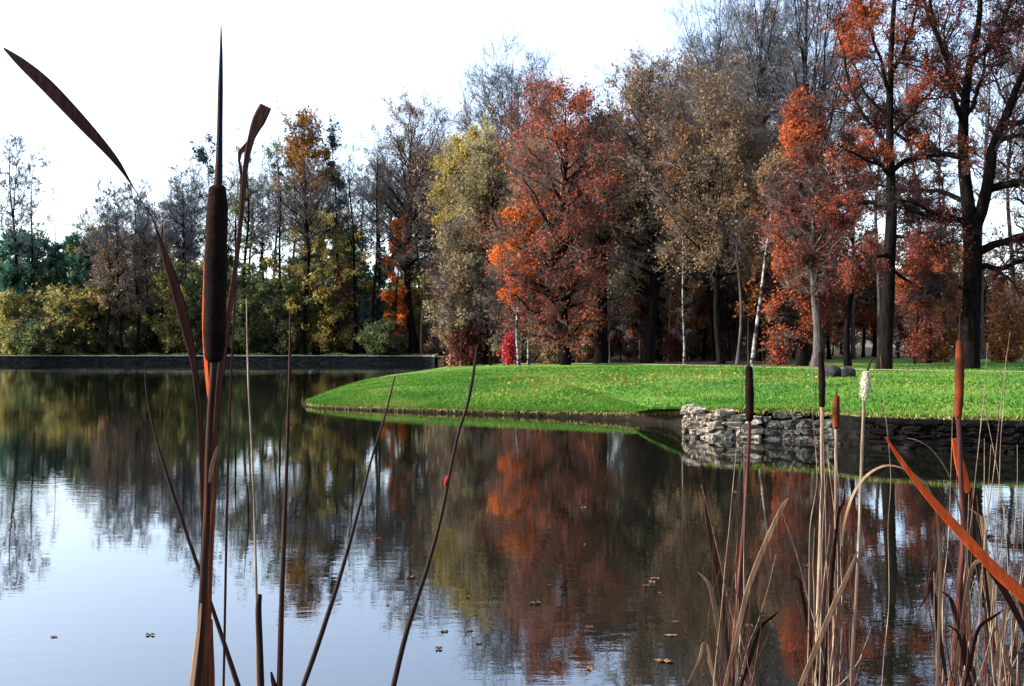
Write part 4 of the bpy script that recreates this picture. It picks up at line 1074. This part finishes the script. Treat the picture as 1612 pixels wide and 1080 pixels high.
def knot(root, o):
    p = pathpts([(706, 749, 4), (703.5, 757, 8), (701, 765, 4)], 1.7)
    tube_raw('red_bud', p, 16, M_BUD, root, o, 8)
stem('long dark stem leaning right carrying a small red bud', [(617, 1090, 11), (640, 995, 10), (672, 895, 8), (694, 815, 7), (710, 735, 6), (722, 680, 6), (735, 640, 6), (744, 595, 6), (751, 545, 3)], 1.7, M_STEMD, G_ST, extra=knot)
# cattails on the right
cattail('slim dark cattail in front of the white birch', 2.6, [(1150, 1090, 9), (1160, 960, 8), (1172, 820, 7), (1178, 720, 6), (1180, 660, 6)], [(1180, 664, 12), (1180, 620, 14), (1179, 575, 11)], [(1179, 580, 5), (1178, 545, 3.5), (1178, 500, 1.5)], M_REDST, M_HEAD, seed=5)
cattail('narrow dark cattail in front of grey trunk right of the scarlet cone', 2.7, [(1285, 1090, 8), (1290, 900, 7), (1294, 760, 6), (1294, 640, 6)], [(1294, 642, 9), (1294, 600, 11), (1292, 552, 8)], [(1292, 556, 5), (1290, 520, 3), (1288, 470, 1.5)], M_STRAW, M_HEAD, seed=6)
cattail('short cattail with rusty side above the stone pile', 2.8, [(1312, 1090, 7), (1315, 900, 6), (1316, 760, 5), (1316, 674, 5)], [(1316, 676, 11), (1316, 650, 12), (1317, 622, 9)], [(1317, 626, 3), (1318, 612, 1.5)], M_STRAW, M_HEADO, seed=7)
cattail('white fluffy cattail gone to seed in front of the lawn', 2.5, [(1338, 1090, 6), (1350, 900, 5.5), (1356, 740, 5), (1360, 630, 4.5)], [(1361, 628, 10), (1362, 605, 14), (1364, 584, 9)], [(1365, 586, 4), (1370, 570, 3.5), (1374, 562, 2)], M_STRAW, M_FLUFF, seed=8, fuzz=.06)
cattail('tall rust lit cattail in front of the black oak trunk', 2.2, [(1496, 1090, 9), (1508, 960, 9), (1516, 840, 8), (1512, 740, 8), (1509, 655, 8)], [(1508, 660, 11), (1510, 620, 14), (1511, 570, 14), (1510, 535, 10)], [(1510, 540, 4), (1511, 515, 2.5), (1511, 490, 1)], M_REDST, M_HEADO,
        leaves=[([(1524, 775, 9), (1514, 745, 18), (1506, 715, 14), (1501, 690, 6)], M_LEAFO, .03, (.2, -1, .1))], seed=9)
# orange blade and arching straws
leafthing('broad bright orange leaf arching out at the right edge', [(1735, 1085, 16), (1670, 1002, 20), (1612, 940, 21), (1570, 902, 20), (1520, 848, 18), (1470, 792, 15), (1430, 742, 10), (1408, 710, 7), (1394, 688, 2.5)], 1.5, M_LEAFO, (.2, -1, .3))
leafthing('shrivelled dark leaf behind the orange leaf at the right edge', [(1660, 1085, 10), (1612, 990, 10), (1580, 930, 11), (1540, 870, 9), (1515, 835, 4)], 1.62, M_LEAFD)
leafthing('pale arched straw leaf bowing left over the water', [(1475, 1085, 5), (1480, 880, 5), (1468, 785, 5), (1440, 748, 6), (1400, 733, 6), (1368, 746, 6), (1345, 775, 5), (1330, 820, 4), (1325, 860, 2)], 1.9, M_LEAFT, (0, -.4, 1))
leafthing('small grey arched straw above the orange leaf', [(1530, 1085, 4), (1520, 860, 4), (1498, 760, 4), (1470, 712, 4), (1445, 694, 4), (1428, 690, 2)], 2.0, M_LEAFT, (0, -.4, 1))
leafthing('pale broken leaf slanting up right in front of the stone pile', [(1140, 1085, 6), (1163, 990, 8), (1180, 920, 9), (1208, 850, 9), (1232, 798, 7), (1242, 784, 2)], 1.8, M_LEAFT)
leafthing('whitish leaf slanting up from the lower edge among the straws', [(1258, 1085, 8), (1285, 1020, 9), (1312, 955, 9), (1335, 905, 7), (1350, 868, 2.5)], 1.7, M_LEAFT)
leafthing('reddish dry leaf leaning left beside the stone pile', [(1150, 1085, 5), (1141, 980, 6), (1132, 915, 8), (1120, 850, 10), (1110, 785, 5), (1104, 725, 2)], 2.2, M_STEM)
G_DR = 'dry straws of the right reed bed'
spec = [ # px bottom, px top, y top, width, mat
 (1122, 1160, 690, 6, 'S'), (1130, 1170, 570, 5, 'D'), (1144, 1165, 760, 6, 'R'), (1160, 1172, 700, 5, 'S'), (1172, 1208, 730, 4, 'R'), (1182, 1190, 840, 6, 'R'),
 (1270, 1280, 560, 5, 'S'), (1278, 1276, 640, 4, 'R'), (1300, 1283, 590, 5, 'D'), (1303, 1302, 700, 6, 'S'), (1320, 1312, 660, 4, 'S'), (1326, 1300, 740, 5, 'R'), (1332, 1318, 780, 5, 'R'),
 (1386, 1385, 560, 4, 'S'), (1346, 1336, 800, 5, 'R'), (1306, 1296, 650, 5, 'S'), (1290, 1305, 700, 4, 'S'),
 (1482, 1500, 640, 5, 'S'), (1490, 1556, 540, 4.5, 'S'), (1500, 1505, 720, 6, 'R'), (1510, 1560, 700, 5, 'S'), (1520, 1532, 760, 5, 'R'), (1530, 1590, 520, 4.5, 'S'), (1536, 1550, 690, 5, 'S'),
 (1545, 1538, 780, 6, 'R'), (1552, 1584, 560, 5, 'S'), (1560, 1572, 820, 6, 'R'), (1570, 1602, 700, 5, 'S'), (1576, 1560, 840, 5, 'R'), (1584, 1600, 830, 6, 'R'), (1592, 1540, 600, 4, 'S'), (1600, 1612, 760, 5, 'S'),
 (1488, 1486, 830, 6, 'R'), (1506, 1490, 860, 6, 'R'), (1524, 1515, 880, 5, 'S'), (1550, 1530, 860, 5, 'R'), (1566, 1545, 900, 5, 'S'), (1606, 1580, 880, 6, 'R'), (1478, 1470, 900, 4, 'S'), (1586, 1566, 930, 5, 'S'),
 (1135, 1150, 850, 5, 'R'), (1150, 1140, 900, 5, 'R'), (1168, 1182, 900, 5, 'R'), (1280, 1262, 900, 4, 'R'), (1338, 1326, 860, 5, 'R')]
_r = np.random.default_rng(8)
for _k in range(84):
    _a = _r.choice([0, 1, 2, 2, 2]); _x = [_r.normal() * 18 + 1150, _r.normal() * 26 + 1302, _r.uniform(1475, 1612)][_a]
    spec.append((_x, _x + _r.normal() * (26 if _k < 50 else 52), _r.uniform(760, 1010), _r.uniform(2.2, 5.5), 'RRSDR'[_r.integers(0, 5)]))
rng = np.random.default_rng(44)
mm = {'S': (M_STRAW, 'pale dry straw'), 'D': (M_STEMD, 'dark dry straw'), 'R': (M_REDST, 'reddish dry straw')}
for k, (pb, pt, yt, w, mt) in enumerate(spec):
    d = rng.uniform(1.8, 2.9)
    bow = rng.normal() * 10; kink = rng.normal() * 3; ku = rng.uniform(.3, .8)
    n = 9; L = []
    for i in range(n):
        u = i / (n - 1)
        L.append((pb + (pt - pb) * u + bow * math.sin(u * 3.14) + kink * max(0, 1 - abs(u - ku) * 6) + rng.normal() * .6, 1090 + (yt - 1090) * u, max(.9, .5 * w * (1 - .6 * u) * (1 + .12 * rng.normal()))))
    mat, txt = mm[mt]
    where = 'below the stone pile' if pb < 1240 else ('in the middle clump of the reed bed' if pb < 1420 else 'in the dense clump at the right edge')
    stem('%s %s' % (txt, where), L, d, mat, 'dry straws ' + where + ', ' + txt.split()[0])

# broken leaves hanging between the straws
rng = np.random.default_rng(91)
for k, (x0, y0, x1, y1, x2, y2, w_, mt) in enumerate(((1148, 1085, 1122, 940, 1098, 900, 8, 'T'), (1165, 1085, 1196, 990, 1226, 962, 7, 'B'), (1128, 1085, 1110, 1010, 1082, 1078, 6, 'T'), (1290, 1085, 1262, 930, 1246, 905, 6, 'B'),
        (1310, 1085, 1336, 880, 1362, 905, 6, 'T'), (1296, 1085, 1318, 820, 1330, 770, 6, 'B'), (1492, 1085, 1466, 920, 1446, 960, 7, 'B'), (1500, 1085, 1528, 900, 1560, 868, 7, 'T'), (1540, 1085, 1502, 960, 1480, 930, 8, 'B'),
        (1560, 1085, 1590, 940, 1612, 985, 7, 'T'), (1518, 1085, 1540, 990, 1580, 960, 7, 'B'), (1578, 1085, 1548, 830, 1524, 800, 6, 'T'), (1600, 1085, 1570, 990, 1540, 1020, 8, 'T'), (1530, 1085, 1512, 1010, 1492, 985, 8, 'B'))):
    cl = 'below the stone pile' if x0 < 1240 else ('in the middle clump of the reed bed' if x0 < 1420 else 'in the dense clump at the right edge')
    m_, tx = (M_LEAFT, 'broken tan reed leaf') if mt == 'T' else (M_LEAFD, 'broken dark reed leaf')
    leafthing('%s %s' % (tx, cl), [(x0, y0, w_ * .6), (x0 * .6 + x1 * .4, y0 * .6 + y1 * .4, w_), (x1, y1, w_), ((x1 + x2) / 2 + 4, (y1 + y2) / 2 - 4, w_ * .7), (x2, y2, 1.5)], rng.uniform(1.7, 2.6), m_, (rng.normal() * .5, -1, rng.normal() * .4), .13, 'broken leaves ' + cl + ', ' + tx.split()[1])
# floating leaves on the water; some whitish water glints are modelled as pale leaves
M_FL = leafmat('floating_leaf', [(.03, .014, .009), (.11, .055, .028), (.30, .25, .18)], 3, .9, .1)
for k, (px, y, s, lab) in enumerate(((85, 1003, .035, 'small dark leaf floating at the lower left'), (236, 1000, .045, 'curled dark leaf floating left of the big cattail'), (691, 1022, .03, 'tiny leaf floating right of the spotted stem'),
                                     (1030, 911, .06, 'pale leaf shape standing for a glint on the brown reflection'), (1018, 923, .045, 'thin pale leaf floating just below the pale one'), (842, 951, .06, 'pale leaf floating under the scarlet reflection'),
                                     (1056, 1001, .06, 'pale leaf floating below the brown reflection'), (1047, 1042, .075, 'long pale leaf floating near the lower edge'), (1270, 892, .04, 'whitish leaf floating among the straws'),
                                     (592, 848, .06, 'crimson leaf floating between the two leaning stems'), (920, 800, .06, 'pale leaf floating on the red reflection'), (647, 910, .05, 'pale leaf floating left of the spotted stem'))):
    d = F * EYE / (y - HOR); p = at(px, y, d); r = np.random.default_rng(600 + k); s *= .62
    n = 10; a = np.arange(n) / n * 6.283; ro = s * (1 + .3 * np.cos(2 * a) + .12 * r.normal(size=n))
    top = np.stack([ro * np.cos(a), .6 * ro * np.sin(a), .004 + .007 * np.cos(a * 2 + k) ** 2 * (1 + k % 3)], -1); bot = top * np.array([.96, .96, 1]) - np.array([0, 0, .003])
    V = np.concatenate([top, bot, [[0, 0, .004]], [[0, 0, .001]]])
    i = np.arange(n); j = (i + 1) % n
    m = MB(); m.add(V, quads=np.stack([i, i + n, j + n, j], -1), tris=np.concatenate([np.stack([i, j, np.full(n, 2 * n)], -1), np.stack([j + n, i + n, np.full(n, 2 * n + 1)], -1)]))
    ob = m.build('floating_leaf', LM['red'] if 'crimson' in lab else M_FL, None, False, (p[0], p[1], .0))
    ob.rotation_euler.z = r.uniform(-.5, .5); tag(ob, lab, 'leaf', 'leaves floating on the pond')
r = np.random.default_rng(55); src_leaf = ob
for k in range(26):
    px = r.uniform(420, 1450); y = r.uniform(770, 1060); d = F * EYE / (y - HOR); p = at(px, y, d)
    c = src_leaf.copy(); COL.objects.link(c); c.location = (p[0], p[1], 0); c.scale = (r.uniform(.4, .8),) * 3; c.rotation_euler.z = r.uniform(0, 6.3)
    tag(c, 'tiny speck of a leaf floating on the dark reflections', 'leaf', 'tiny leaf specks on the pond')

# ------------------------------------------------------------------ sky, sun, camera
SUN_AZ = rad(-93)      # from +Y, negative = to the left
SUN_EL = rad(30)
w = bpy.data.worlds.new('World'); SC.world = w; w.use_nodes = True
nt = w.node_tree; nt.nodes.clear()
sky = nt.nodes.new('ShaderNodeTexSky'); sky.sky_type = 'NISHITA'; sky.sun_disc = False
sky.sun_elevation = SUN_EL; sky.sun_rotation = SUN_AZ; sky.air_density = 0.8; sky.dust_density = 3.0; sky.ozone_density = 1.0
bg = nt.nodes.new('ShaderNodeBackground'); bg.inputs['Strength'].default_value = .15
ow = nt.nodes.new('ShaderNodeOutputWorld')
hs = nt.nodes.new('ShaderNodeHueSaturation'); hs.inputs['Saturation'].default_value = .86; hs.inputs['Value'].default_value = 1.1   # thin veil of high cloud
nt.links.new(sky.outputs[0], hs.inputs['Color']); nt.links.new(hs.outputs[0], bg.inputs['Color']); nt.links.new(bg.outputs[0], ow.inputs['Surface'])

sd = bpy.data.lights.new('sun', 'SUN'); sd.energy = 3.5; sd.angle = rad(.5); sd.color = (1, .93, .82)
so = bpy.data.objects.new('sun', sd); COL.objects.link(so)
dirv = Vector((math.sin(SUN_AZ) * math.cos(SUN_EL), math.cos(SUN_AZ) * math.cos(SUN_EL), math.sin(SUN_EL)))
so.rotation_euler = (-dirv).to_track_quat('-Z', 'Y').to_euler(); so.location = (-30, 10, 40)

cd = bpy.data.cameras.new('camera'); co = bpy.data.objects.new('camera', cd); COL.objects.link(co)
co.location = (0, 0, EYE); co.rotation_euler = (rad(90), 0, 0)
cd.sensor_fit = 'HORIZONTAL'; cd.sensor_width = 36.0; cd.lens = 36.0 * F / 1612.0
cd.shift_y = (HOR - 540.0) / 1612.0
cd.clip_start = .05; cd.clip_end = 4000
SC.camera = co
SC.view_settings.view_transform = 'Standard'; SC.view_settings.look = 'None'
SC.view_settings.exposure = 1.95; SC.view_settings.gamma = 1.0
SC.cycles.max_bounces = 6; SC.cycles.transparent_max_bounces = 4
SC.cycles.caustics_reflective = False; SC.cycles.caustics_refractive = False
